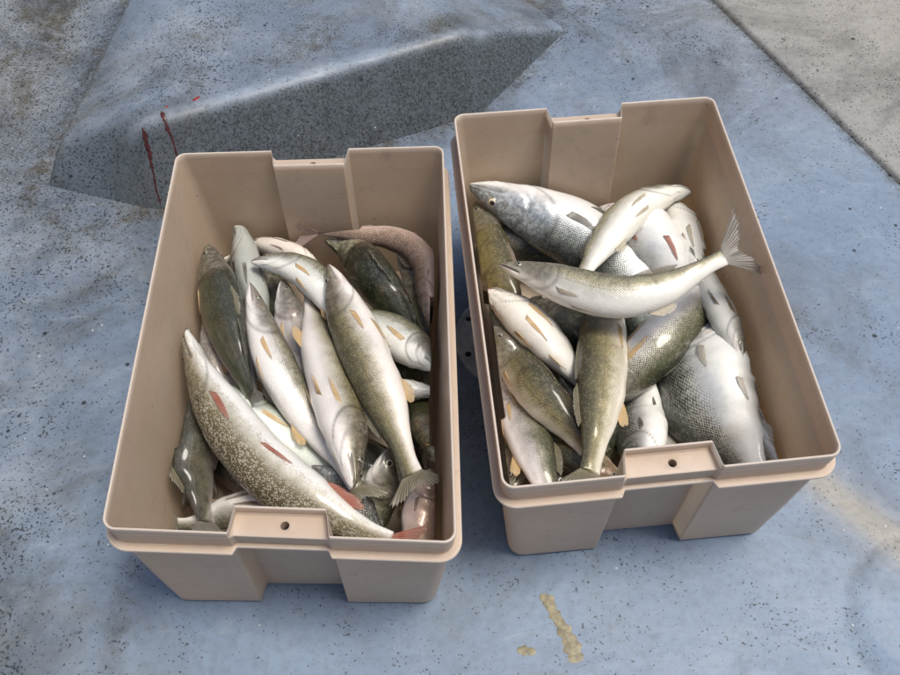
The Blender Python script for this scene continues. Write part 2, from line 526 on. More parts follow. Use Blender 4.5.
def build_tub(idx, loc, rotz, rim_d, base_d, label, zlift=0.0):
    ZL = TH - .047        # ledge underside
    # (z, extra outward offset, corner radius, notch depth at ends, side recess, z in the notch or None, rim mask)
    def ins(z): return 1 - z / TH
    LV = [
        (.010, -.010, .020, .026, .004, None, 0),
        (.0, -.006, .020, .026, .004, None, 0),
        (.004, -.001, .021, .026, .004, None, 0),
        (ZL * .5, 0, .0195, .027, .004, None, 0),
        (ZL - .003, 0, .0185, .028, .0, None, 0),
        (ZL, .0004, .0185, .026, .0, None, 0),
        (ZL + .0004, .0100, .028, .011, 0.0, None, 0),
        (ZL + .0014, .0112, .029, .0095, 0.0, None, .8),
        (ZL + .0044, .0112, .029, .0095, 0.0, None, .9),
        (ZL + .0054, .0102, .028, .0095, 0.0, None, .6),
        (ZL + .0060, .0016, .019, .0060, 0.0, None, 0),
        (ZL + .0072, .0008, .018, .0045, 0.0, None, 0),
        (TH - .0190, .0006, .016, .0040, 0.0, TH - .0190, 0),
        (TH - .0160, .0006, .016, .0042, 0.0, TH - .0168, .6),
        (TH - .0140, .0006, .016, .0062, 0.0, TH - .0158, .4),
        (TH - .0120, .0006, .016, .0310, 0.0, TH - .0150, 0),
        (TH - .0100, .0006, .016, .0335, 0.0, TH - .0130, 0),
        (TH - .0022, .0006, .016, .0340, 0.0, TH - .0022, .8),
        (TH - .0005, .0002, .016, .0340, 0.0, TH - .0005, 1),
        (TH, -.0010, .015, .0340, 0.0, TH, 1),
        (TH - .0005, -.0022, .014, .0340, 0.0, None, 1),
        (TH - .0022, -.0028, .014, .0342, 0.0, None, .7),
        (TH - .0100, -.0029, .014, .0345, 0.0, None, 0),
        (TH - .0900, -.0027, .0155, .0332, .0014, None, 0),
        (TH * .5, -.0026, .017, .0300, .0032, None, 0),
        (TH * .25, -.0027, .018, .0292, .0040, None, 0),
        (.014, -.0030, .018, .0288, .0040, None, 0),
        (.0085, -.010, .016, .0305, .0040, None, 0),
    ]
    V = []; RIM = []
    rim = np.array(rim_d).reshape(4, 3); base = np.array(base_d).reshape(2, 2)
    rr = random.Random(20 + idx)
    bow = [rr.uniform(-.003, .003) for _ in range(4)]
    n = None
    for (z, off, r, nd, ns, znotch, rmask) in LV:
        k = ins(z)
        hw, hl = TW / 2 - TA * k + off, TL / 2 - TB * k + off
        ol = tub_outline(hw, hl, r, .0590, .115, nd, ns)
        n = len(ol)
        for (x, y, t, ts) in ol:
            zz = z if znotch is None else z + (znotch - z) * t
            f = zz / TH
            u = np.clip((x + TW / 2) / TW, 0, 1); v = np.clip((y + TL / 2) / TL, 0, 1)
            dr = (rim[0] * (1 - u) + rim[1] * u) * v + (rim[2] * (1 - u) + rim[3] * u) * (1 - v)
            db = base[0] * (1 - u) + base[1] * u
            dx = dr[0] * f + db[0] * (1 - f); dy = dr[1] * f + db[1] * (1 - f); dz = dr[2] * f
            # walls bulge a little under the load
            s = math.sin(math.pi * np.clip(zz / TH, 0, 1)) * .003
            bx = s * math.copysign(1, x) * math.cos(math.pi * y / TL) * (abs(x) > hw - .012)
            V.append((x + dx + bx, y + dy, zz + dz)); RIM.append(rmask)
    F = []
    for k in range(len(LV) - 1):
        a, b = k * n, (k + 1) * n
        F += [(a + i, a + (i + 1) % n, b + (i + 1) % n, b + i) for i in range(n)]
    F.append(tuple(reversed(range(n))))
    last = (len(LV) - 1) * n
    F.append(tuple(last + i for i in range(n)))
    root = empty('fish_tub', (loc[0], loc[1], zlift))
    root.rotation_euler = (0, 0, rotz)
    shell = new_mesh_obj('tub_shell', V, F, TUB, root)
    set_attr(shell, 'rim', RIM)
    # drill the two handle holes
    cutters = []
    for sgn, ci in ((-1, (2, 3)), (1, (0, 1))):
        mid = (rim[ci[0]] + rim[ci[1]]) / 2
        V2 = []; m = 20; c = (mid[0] + .004, sgn * (TL / 2 - .0185) + mid[1])
        for zz in (TH - .034, TH + .01):
            V2 += [(c[0] + .0054 * math.cos(2 * math.pi * i / m), c[1] + .0054 * math.sin(2 * math.pi * i / m), zz) for i in range(m)]
        F2 = [tuple(reversed(range(m))), tuple(range(m, 2 * m))] + [(i, (i + 1) % m, m + (i + 1) % m, m + i) for i in range(m)]
        cut = new_mesh_obj('cutter', V2, F2, TUB, None, smooth=False)
        cut.parent = root
        cutters.append(cut)
        # dark bottom of the drilled hole
        V3 = [(c[0], c[1], TH - .0325)] + [(c[0] + .0053 * math.cos(2 * math.pi * i / m), c[1] + .0053 * math.sin(2 * math.pi * i / m), TH - .0325) for i in range(m)]
        new_mesh_obj('hole_bottom', V3, [(0, 1 + i, 1 + (i + 1) % m) for i in range(m)], HOLE, root)
        md = shell.modifiers.new('hole', 'BOOLEAN'); md.object = cut; md.operation = 'DIFFERENCE'; md.solver = 'EXACT'
    bpy.context.view_layer.update()
    dg = bpy.context.evaluated_depsgraph_get()
    me = bpy.data.meshes.new_from_object(shell.evaluated_get(dg))
    shell.modifiers.clear()
    shell.data = me
    me.polygons.foreach_set('use_smooth', [True] * len(me.polygons))
    try:
        me.set_sharp_from_angle(angle=math.radians(32))
    except Exception:
        pass
    for c in cutters:
        bpy.data.objects.remove(c)
    tag(root, label, 'tub', 'tan plastic fish tubs on the boat floor')
    return root

build_tub(0, (-.2121, .7097), .0046,
          [-0.0058, -0.0049, -0.0041, -0.0046, -0.0013, -0.0021, 0.0157, 0.0182, 0.0014, 0.0014, -0.0064, -0.0037],
          [-0.0059, 0.004, -0.0008, -0.0095],
          'tan plastic tub with the spotted pike lying along its side', 0.001)
build_tub(1, (.2485, .7866), .0716,
          [-0.0008, 0.0028, 0.0048, 0.0042, 0.0028, 0.0083, -0.0009, -0.003, -0.0022, -0.0081, 0.0052, -0.0029],
          [-0.0023, -0.0057, 0.0079, -0.0021],
          'tan plastic tub with a walleye tail sticking up over its edge', 0.003)

TUBS = {'L': ((-.2121, .7097), .0046), 'R': ((.2485, .7866), .0716)}
def squash_inside(key, P, margin=.0075):
    """fish flesh and fins give way where they press against the inside of their tub"""
    (cx, cy), a = TUBS[key]
    P = np.array(P, float)
    c, s = math.cos(a), math.sin(a)
    x = (P[..., 0] - cx) * c + (P[..., 1] - cy) * s
    y = -(P[..., 0] - cx) * s + (P[..., 1] - cy) * c
    z = P[..., 2]
    k = np.clip(1 - z / TH, 0, 1)
    inside = z < TH + .002
    mx = TW / 2 - TA * k - margin - .0075 * np.clip((TH - .07 - z) / .06, 0, 1) * (np.abs(y) < .13)
    my = TL / 2 - TB * k - margin - .034 * np.clip((.070 - np.abs(x)) / .006, 0, 1)
    if key == 'L':
        my = my - .006 - .012 * (y < 0) * (x < .05)
        mx = mx - .004 - .012 * (x < 0) * (y < 0) * np.clip(z / TH, 0, 1)
    else:
        mx = mx - .005; my = my - .006
    x2 = np.clip(x, -mx, mx); y2 = np.clip(y, -my, my); z2 = np.maximum(z, .011)
    x = np.where(inside, x2, x); y = np.where(inside, y2, y); z = np.where(inside, z2, z)
    return np.stack([cx + x * c - y * s, cy + x * s + y * c, z], -1)

# ------------------------------------------------------------------ fish materials
def mat_fish(name, back, upper, side, low, belly, scale=1.0, scale_dark=.62, metallic=.25, head=(.16, .15, .12), flush=.15, spots=None, blotch=.35, rough=.32, edges=(.16, .36, .54, .70), belly_scale=.26, bump=.55):
    m = NT(name)
    back = tuple(x * .72 for x in back); upper = tuple(x * .80 for x in upper)
    side = (side[0] * .94, side[1] * .92, side[2] * .80)
    belly = tuple(min(.88, x * 1.06) for x in belly)
    fs, ft = m.attr('fs'), m.attr('ft')
    uv = m.n('ShaderNodeUVMap', uv_map='UVMap').outputs[0]
    info = m.n('ShaderNodeObjectInfo')
    oc = m.coord('Object')
    n_low = m.noise(oc, 22, 4, .6, .3)
    n_mid = m.noise(oc, 85, 5, .65, .2)
    t = m.math('ADD', ft, m.math('MULTIPLY', m.math('SUBTRACT', n_low, .5), .22))
    t = m.math('ADD', t, m.math('MULTIPLY', m.math('SUBTRACT', n_mid, .5), .10))
    col = m.ramp(t, [(edges[0], back), (edges[1], upper), (edges[2], side), (edges[3], low), (min(.97, edges[3] + .13), belly)])
    upper_mask = m.remap(t, edges[2] - .02, edges[3] + .08, 1, 0)
    body_mask = m.remap(fs, .235, .30)
    # scales: staggered lattice on the skin
    sv = m.mapping(uv, (1.95 * scale, 2.4 * scale, 1), (0, 0, math.radians(45)))
    vor = m.n('ShaderNodeTexVoronoi', feature='F1')
    m.link(sv, vor.inputs['Vector']); vor.inputs['Scale'].default_value = 1.0; vor.inputs['Randomness'].default_value = .30
    sd = vor.outputs['Distance']
    edge = m.remap(sd, .30, .60)
    rnd = m.n('ShaderNodeSeparateColor'); m.link(vor.outputs['Color'], rnd.inputs[0])
    body_scale = m.math('MULTIPLY', body_mask, m.math('ADD', m.math('MULTIPLY', upper_mask, 1 - belly_scale), belly_scale))
    col = m.mix(m.math('MULTIPLY', m.math('MULTIPLY', edge, body_scale), scale_dark), col, m.mix(.5, back, (.02, .02, .015)))
    # glints: single scales a little paler or darker
    gl = m.math('MULTIPLY', m.math('MULTIPLY', m.remap(rnd.outputs[0], .55, 1.0), body_scale), .16)
    col = m.mix(gl, col, tuple(min(.85, x * 1.5 + .10) for x in side))
    # fine dark and pale flecks drawn out along the body
    fk = m.noise(m.mapping(uv, (.9, 1.8, 1)), 1.0, 3, .7, .3)
    col = m.mix(m.math('MULTIPLY', m.math('MULTIPLY', m.remap(fk, .52, .70), m.math('ADD', m.math('MULTIPLY', upper_mask, .8), .05)), .22), col, tuple(x * .5 for x in back))
    # lateral line
    lt = m.math('ABSOLUTE', m.math('SUBTRACT', ft, m.math('ADD', .40, m.math('MULTIPLY', fs, .07))))
    col = m.mix(m.math('MULTIPLY', m.math('MULTIPLY', m.remap(lt, .004, .016, 1, 0), body_mask), .22), col, tuple(x * .7 for x in back))
    # dark blotches on back
    bl = m.noise(m.mapping(uv, (.30, .22, 1)), 1.0, 4, .6, .8)
    col = m.mix(m.math('MULTIPLY', m.math('MULTIPLY', m.remap(bl, .50, .66), upper_mask), blotch), col, tuple(x * .45 for x in back))
    if spots:
        pv = m.mapping(uv, (.95, 1.35, 1), (0, 0, .5))
        d = m.voronoi(m.mapping(pv, (1.75, 1.75, 1)), 1.0, .75)
        dd = m.math('ADD', d, m.math('MULTIPLY', m.math('SUBTRACT', n_mid, .5), .75))
        sp = m.math('MULTIPLY', m.remap(dd, .36, .52, 1, 0), m.remap(t, edges[3] + .05, edges[3] + .2, 1, 0))
        col = m.mix(m.math('MULTIPLY', sp, .88), col, spots)
    # belly: uneven slime, faint yellow and pink stains
    bm = m.remap(m.noise(oc, 42, 6, .72, .6), .44, .72)
    col = m.mix(m.math('MULTIPLY', m.math('MULTIPLY', bm, m.math('SUBTRACT', 1.0, upper_mask)), .14), col, m.mix(n_low, (.50, .45, .31), (.58, .47, .42)))
    # head: bony plates, greyer, mottled
    hm = m.math('MULTIPLY', m.math('SUBTRACT', 1.0, body_mask), m.remap(t, .46, .74, 1, 0))
    hcol = m.mix(m.remap(m.noise(oc, 120, 4, .7, .6), .4, .65), tuple(x * .55 for x in head), tuple(min(1, x * 1.6) for x in head))
    if spots:
        hs = m.remap(m.voronoi(m.mapping(uv, (2.0, 2.0, 1)), 1.0, 1.0), .26, .42, 1, 0)
        hcol = m.mix(m.math('MULTIPLY', hs, .8), hcol, spots)
    col = m.mix(m.math('MULTIPLY', hm, .75), col, hcol)
    # blood flush, stronger on the head and belly edges
    pk = m.remap(m.noise(oc, 30, 5, .65, .8), .50, .72)
    hp = m.math('ADD', .35, m.math('MULTIPLY', m.remap(fs, .12, .34, 1, 0), 1.0))
    col = m.mix(m.math('MULTIPLY', m.math('MULTIPLY', pk, hp), flush, clamp=True), col, (.50, .25, .20))
    bloody = m.math('MULTIPLY', m.math('MULTIPLY', m.remap(m.noise(oc, 48, 5, .7, 1.0), .50, .64), m.remap(fs, .10, .30, 1, 0)), info.outputs['Alpha'])
    col = m.mix(m.math('SUBTRACT', bloody, .0, clamp=True), col, (.30, .03, .03))
    # mouth and gill-slit creases are coloured dark
    cre = m.attr('crease')
    col = m.mix(m.math('MULTIPLY', cre, .85, clamp=True), col, (.035, .022, .02))
    col = m.mix(1.0, col, (1.0, .985, .94), 'MULTIPLY')
    col = m.mix(1.0, col, info.outputs['Color'], 'MULTIPLY')
    h = m.math('MULTIPLY', m.math('SUBTRACT', 1.0, edge), m.math('MULTIPLY', body_scale, .9))
    b2 = m.bump(m.math('ADD', m.math('MULTIPLY', h, .55), m.math('MULTIPLY', n_mid, .75)), bump, .0016)
    met = m.math('MULTIPLY', m.math('MULTIPLY', m.remap(t, edges[0], edges[2]), m.remap(t, edges[3] + .05, edges[3] + .2, 1, 0)), metallic)
    ro = m.math('ADD', rough, m.math('MULTIPLY', m.math('SUBTRACT', n_low, .4), .25))
    return m.set(Base_Color=col, Roughness=ro, Metallic=met, Normal=b2, Specular_IOR_Level=.5, Coat_Weight=.5, Coat_Roughness=.06)

W_ = (.72, .70, .64)
FM = {
    'gold': mat_fish('walleye_skin_gold', (.060, .060, .028), (.155, .145, .070), (.36, .33, .20), (.60, .58, .47), (.76, .75, .70), edges=(.16, .32, .46, .60)),
    'pale': mat_fish('walleye_skin_pale', (.075, .080, .050), (.20, .20, .13), (.42, .41, .33), (.66, .66, .61), (.80, .80, .77), edges=(.10, .22, .36, .48)),
    'cream': mat_fish('walleye_skin_cream', (.110, .105, .065), (.27, .25, .17), (.52, .49, .38), (.72, .70, .63), (.82, .81, .77), edges=(.08, .20, .34, .46), scale_dark=.3),
    'silver': mat_fish('walleye_skin_silver', (.045, .052, .022), (.125, .135, .060), (.34, .34, .28), (.58, .58, .55), (.76, .76, .74), edges=(.16, .30, .42, .60), metallic=.35),
    'dark': mat_fish('walleye_skin_dark', (.030, .036, .020), (.080, .090, .048), (.15, .16, .10), (.33, .33, .27), (.52, .52, .48), edges=(.18, .34, .50, .68)),
    'verydark': mat_fish('walleye_skin_black_green', (.010, .013, .007), (.028, .034, .016), (.055, .064, .030), (.11, .12, .07), (.30, .30, .26), edges=(.2, .4, .6, .8), blotch=.6),
    'grey': mat_fish('walleye_skin_grey', (.055, .062, .050), (.17, .18, .15), (.34, .35, .31), (.52, .53, .50), (.68, .68, .66), edges=(.10, .24, .40, .58), metallic=.3),
    'lilac': mat_fish('walleye_skin_lilac', (.085, .085, .075), (.22, .21, .20), (.40, .37, .38), (.56, .53, .54), (.72, .70, .69), edges=(.08, .20, .38, .55), metallic=.3, flush=.25),
    'yellow': mat_fish('walleye_skin_yellow', (.09, .075, .025), (.20, .17, .06), (.34, .29, .12), (.48, .43, .24), (.62, .59, .46), edges=(.10, .26, .45, .66), blotch=.5),
    'bluehead': mat_fish('walleye_skin_blue_cheek', (.022, .028, .020), (.10, .12, .12), (.40, .46, .50), (.62, .66, .68), (.76, .77, .76), edges=(.14, .28, .40, .56), head=(.40, .46, .50), metallic=.45),
    'pike': mat_fish('pike_skin_spotted', (.085, .070, .038), (.135, .112, .060), (.22, .19, .115), (.52, .49, .41), (.80, .79, .76), scale=1.25, scale_dark=.25, metallic=.1, head=(.14, .115, .07), spots=(.50, .46, .37), blotch=.1, flush=.10, edges=(.18, .36, .56, .68)),
    'whitefish': mat_fish('whitefish_skin_silver', (.050, .052, .048), (.15, .155, .15), (.46, .48, .50), (.70, .71, .73), (.86, .86, .87), scale=.72, scale_dark=.95, metallic=.4, head=(.28, .29, .29), blotch=.1, flush=.14, belly_scale=.08, edges=(.18, .34, .47, .56)),
    'sucker': mat_fish('sucker_skin_tan', (.15, .115, .085), (.27, .21, .165), (.40, .32, .26), (.58, .49, .43), (.70, .64, .58), scale=.9, flush=.25, edges=(.12, .30, .5, .7)),
    'pink': mat_fish('sucker_skin_pink', (.22, .155, .125), (.32, .23, .19), (.44, .33, .28), (.56, .45, .39), (.66, .58, .52), scale=.6, scale_dark=.05, bump=.12, flush=.4, edges=(.12, .30, .5, .7)),
}

def mat_fin():
    m = NT('fish_fin_membrane')
    info = m.n('ShaderNodeObjectInfo')
    fr, fl = m.attr('fr'), m.attr('fl')
    oc = m.coord('Object')
    n = m.noise(oc, 120, 4, .6, .4)
    col = m.mix(m.math('MULTIPLY', fr, .55), info.outputs['Color'], m.mix(1.0, m.mix(.5, info.outputs['Color'], (.55, .50, .40)), (1.25, 1.2, 1.15), 'MULTIPLY'))
    col = m.mix(m.math('MULTIPLY', m.remap(n, .52, .72), .16), col, m.mix(.75, info.outputs['Color'], (.01, .01, .008)))
    col = m.mix(m.math('MULTIPLY', m.remap(fl, .25, 1.0), .38), col, m.mix(1.0, m.mix(.55, info.outputs['Color'], (.62, .60, .54)), (1.1, 1.1, 1.1), 'MULTIPLY'))
    col = m.mix(m.remap(fl, .02, .40, .55, 0), col, m.mix(.5, info.outputs['Color'], (.62, .58, .47)))
    mem = m.math('SUBTRACT', 1.0, fr)
    tr = m.n('ShaderNodeBsdfTranslucent'); m.link(col, tr.inputs[0])
    mx = m.n('ShaderNodeMixShader'); m.link(m.math('MULTIPLY', mem, .45), mx.inputs[0])
    out = m.t.nodes['Material Output']
    m.set(Base_Color=col, Roughness=.30, Specular_IOR_Level=.5, Coat_Weight=.2, Coat_Roughness=.15, Normal=m.bump(fr, .4, .0006))
    m.link(m.b.outputs[0], mx.inputs[1]); m.link(tr.outputs[0], mx.inputs[2])
    tp = m.n('ShaderNodeBsdfTransparent')
    mx2 = m.n('ShaderNodeMixShader')
    m.link(m.math('MULTIPLY', m.math('ADD', m.math('MULTIPLY', mem, .40), .30), m.remap(fl, 0, .8, .55, 1.0)), mx2.inputs[0])
    m.link(mx.outputs[0], mx2.inputs[1]); m.link(tp.outputs[0], mx2.inputs[2])
    m.link(mx2.outputs[0], out.inputs[0])
    return m.mat
FIN = mat_fin()
def mat_eye():
    m = NT('fish_eye_iris')
    info = m.n('ShaderNodeObjectInfo')
    r = m.attr('er')
    n = m.noise(m.coord('Object'), 300, 3, .6)
    c = m.ramp(m.math('ADD', r, m.math('MULTIPLY', m.math('SUBTRACT', n, .5), .12)), [(.0, (.30, .27, .20)), (.42, (.50, .47, .36)), (.62, (.66, .64, .56)), (.80, (.30, .27, .20)), (.95, (.06, .055, .045))])
    c = m.mix(1.0, c, info.outputs['Color'], 'MULTIPLY')
    return m.set(Base_Color=c, Roughness=.12, Coat_Weight=.6, Coat_Roughness=.03, Metallic=.15)
EYE = mat_eye()
PUPIL = NT('fish_eye_pupil').set(Base_Color=(.012, .012, .012), Roughness=.08, Coat_Weight=.6)

# ------------------------------------------------------------------ fish bodies
PS = [0, .02, .06, .12, .20, .28, .38, .50, .62, .75, .87, .95, 1.0]
PROF = {
    'walleye': ([.08, .18, .32, .51, .75, .91, .99, 1.0, .93, .72, .47, .37, .38],
                [.08, .20, .36, .53, .73, .89, .97, .99, .92, .70, .45, .36, .38],
                [.10, .22, .33, .45, .60, .70, .75, .74, .63, .43, .25, .15, .08]),
    'pike': ([.06, .11, .17, .28, .50, .74, .93, 1.0, .99, .90, .54, .42, .44],
             [.10, .17, .25, .38, .58, .79, .95, 1.0, .98, .86, .50, .40, .44],
             [.20, .29, .36, .45, .58, .68, .78, .82, .79, .67, .37, .2, .10]),
    'sucker': ([.16, .28, .42, .58, .76, .89, .98, 1.0, .90, .68, .46, .38, .38],
               [.16, .28, .40, .54, .72, .86, .97, 1.0, .90, .66, .45, .38, .38],
               [.18, .32, .46, .60, .74, .82, .86, .84, .72, .50, .28, .17, .09]),
    'whitefish': ([.06, .16, .31, .50, .76, .93, 1.02, 1.0, .84, .57, .34, .28, .30],
                  [.06, .16, .31, .50, .75, .92, 1.0, .99, .84, .56, .33, .28, .30],
                  [.07, .17, .28, .40, .52, .60, .63, .61, .50, .32, .18, .12, .07]),
}
def catmull(P, n):
    P = np.array(P, float)
    Q = np.vstack([2 * P[0] - P[1], P, 2 * P[-1] - P[-2]])
    out = []
    for t in np.linspace(0, len(P) - 1 - 1e-9, n * 4):
        i = int(t); u = t - i
        p0, p1, p2, p3 = Q[i:i + 4]
        out.append(.5 * ((2 * p1) + (-p0 + p2) * u + (2 * p0 - 5 * p1 + 4 * p2 - p3) * u * u + (-p0 + 3 * p1 - 3 * p2 + p3) * u ** 3))
    out = np.array(out)
    d = np.r_[0, np.cumsum(np.linalg.norm(np.diff(out, axis=0), axis=1))]
    return out, d

class Body:
    def __init__(self, sp, spine, h, D, N=112, seed=0):
        self.sp, self.h = sp, h
        C, d = catmull(spine, 60)
        # smooth the curve a little
        self.L = d[-1]
        sd = d / self.L
        self.sfun = lambda s: np.stack([np.interp(s, sd, C[:, c]) for c in range(3)], -1)
        top, bot, wid = PROF[sp]
        dense = np.linspace(0, 1, 401)
        def prep(v):
            y = np.interp(dense, PS, v)
            ker = np.exp(-.5 * (np.arange(-14, 15) / 6.) ** 2); ker /= ker.sum()
            yp = np.convolve(np.pad(y, 14, mode='reflect', reflect_type='odd'), ker, 'valid')
            return yp
        self.top, self.bot, self.wid = prep(top), prep(bot), prep(wid)
        self.dense = dense
        self.D = np.array(D, float)
    def frame(self, s):
        e = .012
        a, b = self.sfun(np.clip(s - e, 0, 1)), self.sfun(np.clip(s + e, 0, 1))
        T = b - a
        T = T / np.linalg.norm(T, axis=-1, keepdims=True)
        D = self.D - (T @ self.D)[..., None] * T
        D = D / np.linalg.norm(D, axis=-1, keepdims=True)
        S = np.cross(T, D)
        return self.sfun(s), T, D, S
    def radii(self, s):
        return (np.interp(s, self.dense, self.top) * self.h, np.interp(s, self.dense, self.bot) * self.h, np.interp(s, self.dense, self.wid) * self.h)
    def gill(self, th):
        a = np.abs(th)
        return np.where(a < 1.45, .285 - .075 * ((a - 1.45) / 1.45) ** 2, .285 - .175 * (np.maximum(a - 1.45, 0) / 1.69) ** 1.8)
    def disp(self, s, th):
        """relief in units of h: gill cover, cheek groove, mouth, returns (disp, crease)"""
        a = np.abs(th)
        sg = self.gill(th)
        if self.sp == 'pike': sg = sg - .0
        side = np.clip((a - .45) / .35, 0, 1) * np.clip((3.05 - a) / .3, 0, 1)
        k_ = 1 / (1 + np.exp(np.clip((s - sg) / .0045, -30, 30)))
        g = .040 * np.exp(-np.maximum(sg - s, 0) / .045) * k_ * side
        g = g - .030 * np.exp(-np.maximum(s - sg, 0) / .014) * (1 - k_) * side
        sp_ = sg - .082
        g = g - .022 * np.exp(-((s - sp_) / .007) ** 2) * side
        g = g + .016 * np.exp(-((s - sp_ + .018) / .014) ** 2) * side
        mlen = .15 if self.sp == 'pike' else (.115 if self.sp == 'walleye' else .05)
        tm = 1.82 + 1.4 * s
        mo = np.exp(-((a - tm) / .10) ** 2) * np.clip((mlen - s) / .02, 0, 1)
        g = g - .13 * mo * np.clip(s / .02, .3, 1)
        g = g + .045 * np.exp(-((a - tm + .24) / .13) ** 2) * np.clip((mlen - s) / .02, 0, 1)
        g = g + .012 * np.sin(s * 95 + a * 7) * np.sin(a * 9 + s * 30) * side * np.clip((sg - s) / .03, 0, 1)
        # throat fold under the jaw
        g = g - .03 * np.exp(-((a - 2.85) / .07) ** 2) * np.clip((s - .05) / .03, 0, 1) * np.clip((sg - s) / .03, 0, 1)
        cre = mo * .9 + .62 * np.exp(-((s - sg - .004) / .0085) ** 2) * side + .25 * np.exp(-((s - sp_) / .006) ** 2) * side \
            + .35 * np.exp(-((a - 2.85) / .05) ** 2) * np.clip((s - .05) / .03, 0, 1) * np.clip((sg - s) / .03, 0, 1)
        return g, np.clip(cre, 0, 1)
    def point(self, s, th, extra=0.0):
        s = np.asarray(s, float); th = np.asarray(th, float)
        C, T, D, S = self.frame(s)
        rt, rb, rw = self.radii(s)
        c, sn = np.cos(th), np.sin(th)
        g, cre = self.disp(s, th)
        ry = np.where(c > 0, rt, rb) * c
        rx = rw * np.sign(sn) * np.abs(sn) ** .92
        k = 1 + (g * self.h + extra) / np.maximum(np.hypot(ry, rx), .25 * self.h * .3 + 1e-4)
        return C + D * (ry * k)[..., None] + S * (rx * k)[..., None], cre
    def normal(self, s, th):
        C, T, D, S = self.frame(np.array([s]))
        rt, rb, rw = self.radii(np.array([s]))
        r = rt if math.cos(th) > 0 else rb
        n = D[0] * math.cos(th) / r[0] + S[0] * math.sin(th) / rw[0]
        return n / np.linalg.norm(n), T[0], D[0], S[0]

def strip_solid(grid, nrm, thick):
    """grid (R, C, 3) -> thin closed two-sided sheet; thick (R, C)"""
    R, Cn = grid.shape[:2]
    a = grid + nrm * thick[..., None] / 2
    b = grid - nrm * thick[..., None] / 2
    V = np.concatenate([a.reshape(-1, 3), b.reshape(-1, 3)])
    off = R * Cn
    F = []
    for i in range(R - 1):
        for j in range(Cn - 1):
            p = i * Cn + j
            F.append((p, p + 1, p + Cn + 1, p + Cn))
            F.append((off + p, off + p + Cn, off + p + Cn + 1, off + p + 1))
    ring = [(0, j) for j in range(Cn)] + [(i, Cn - 1) for i in range(1, R)] + [(R - 1, j) for j in range(Cn - 2, -1, -1)] + [(i, 0) for i in range(R - 2, 0, -1)]
    ids = [i * Cn + j for i, j in ring]
    for p, q in zip(ids, ids[1:] + ids[:1]):
        F.append((p, off + p, off + q, q))
    return V, F

TUBKEY = ['L']
FREE_FINS = set()          # fins that lie over the rim
def fin(name, parent, org, base, dirs, lens, nrm, tint, seed, seg=6, droop=0.0, ragged=.10, thick=.0009, rays_in=None):
    """base (n,3), dirs (n,3), lens (n): fin rays; membrane columns sit between the rays"""
    r = np.random.default_rng(seed)
    n = len(base)
    base, dirs, lens = np.array(base), np.array(dirs), np.array(lens)
    dirs = dirs / np.linalg.norm(dirs, axis=1, keepdims=True)
    lens = lens * (1 + r.uniform(-ragged, ragged * .4, n))
    Cn = 2 * n - 1
    t = np.linspace(0, 1, seg + 1)
    rays = np.zeros((seg + 1, n, 3))
    nv = np.asarray(nrm, float)
    wav = r.uniform(-1, 1, 3)
    if rays_in is not None:
        rays = np.array(rays_in)
    for i in range(n if rays_in is None else 0):
        ph = i / max(1, n - 1)
        bend = droop + .10 * wav[0] * math.sin(3.1 * ph + wav[1] * 3) + .05 * r.uniform(-1, 1)
        rays[:, i] = base[i] + np.outer(t * lens[i], dirs[i]) + np.outer(t ** 2 * lens[i] * bend, nv)
    G = np.zeros((seg + 1, Cn, 3)); TH_ = np.zeros((seg + 1, Cn)); FR = np.zeros((seg + 1, Cn)); FL = np.zeros((seg + 1, Cn))
    G[:, 0::2] = rays
    mid = (rays[:, 1:] + rays[:, :-1]) / 2
    # membrane a little sunken and notched at the free edge
    back = (rays[0, 1:] + rays[0, :-1]) / 2
    mid[-1] = mid[-1] + (back - mid[-1]) * r.uniform(.02, .14, n - 1)[:, None]
    G[:, 1::2] = mid
    TH_[:, 0::2] = thick * (1.2 - .8 * t)[:, None]
    TH_[:, 1::2] = thick * .45
    FR[:, 0::2] = 1
    FL[:] = t[:, None]
    V, F = strip_solid(G, nv[None, None, :] * np.ones_like(G), TH_)
    if name not in FREE_FINS:
        V = squash_inside(TUBKEY[0], V)
    o = new_mesh_obj(name, V - org, F, FIN, parent)
    set_attr(o, 'fr', np.concatenate([FR.ravel(), FR.ravel()]))
    set_attr(o, 'fl', np.concatenate([FL.ravel(), FL.ravel()]))
    o.color = (*tint, 1)
    return o

TINT = {'olive': (.17, .155, .085), 'amber': (.78, .54, .24), 'cream': (.72, .65, .50), 'red': (.46, .10, .055), 'grey': (.16, .155, .14), 'dark': (.055, .055, .048), 'pinkgrey': (.30, .20, .18), 'white': (.66, .62, .54), 'brown': (.20, .13, .08)}

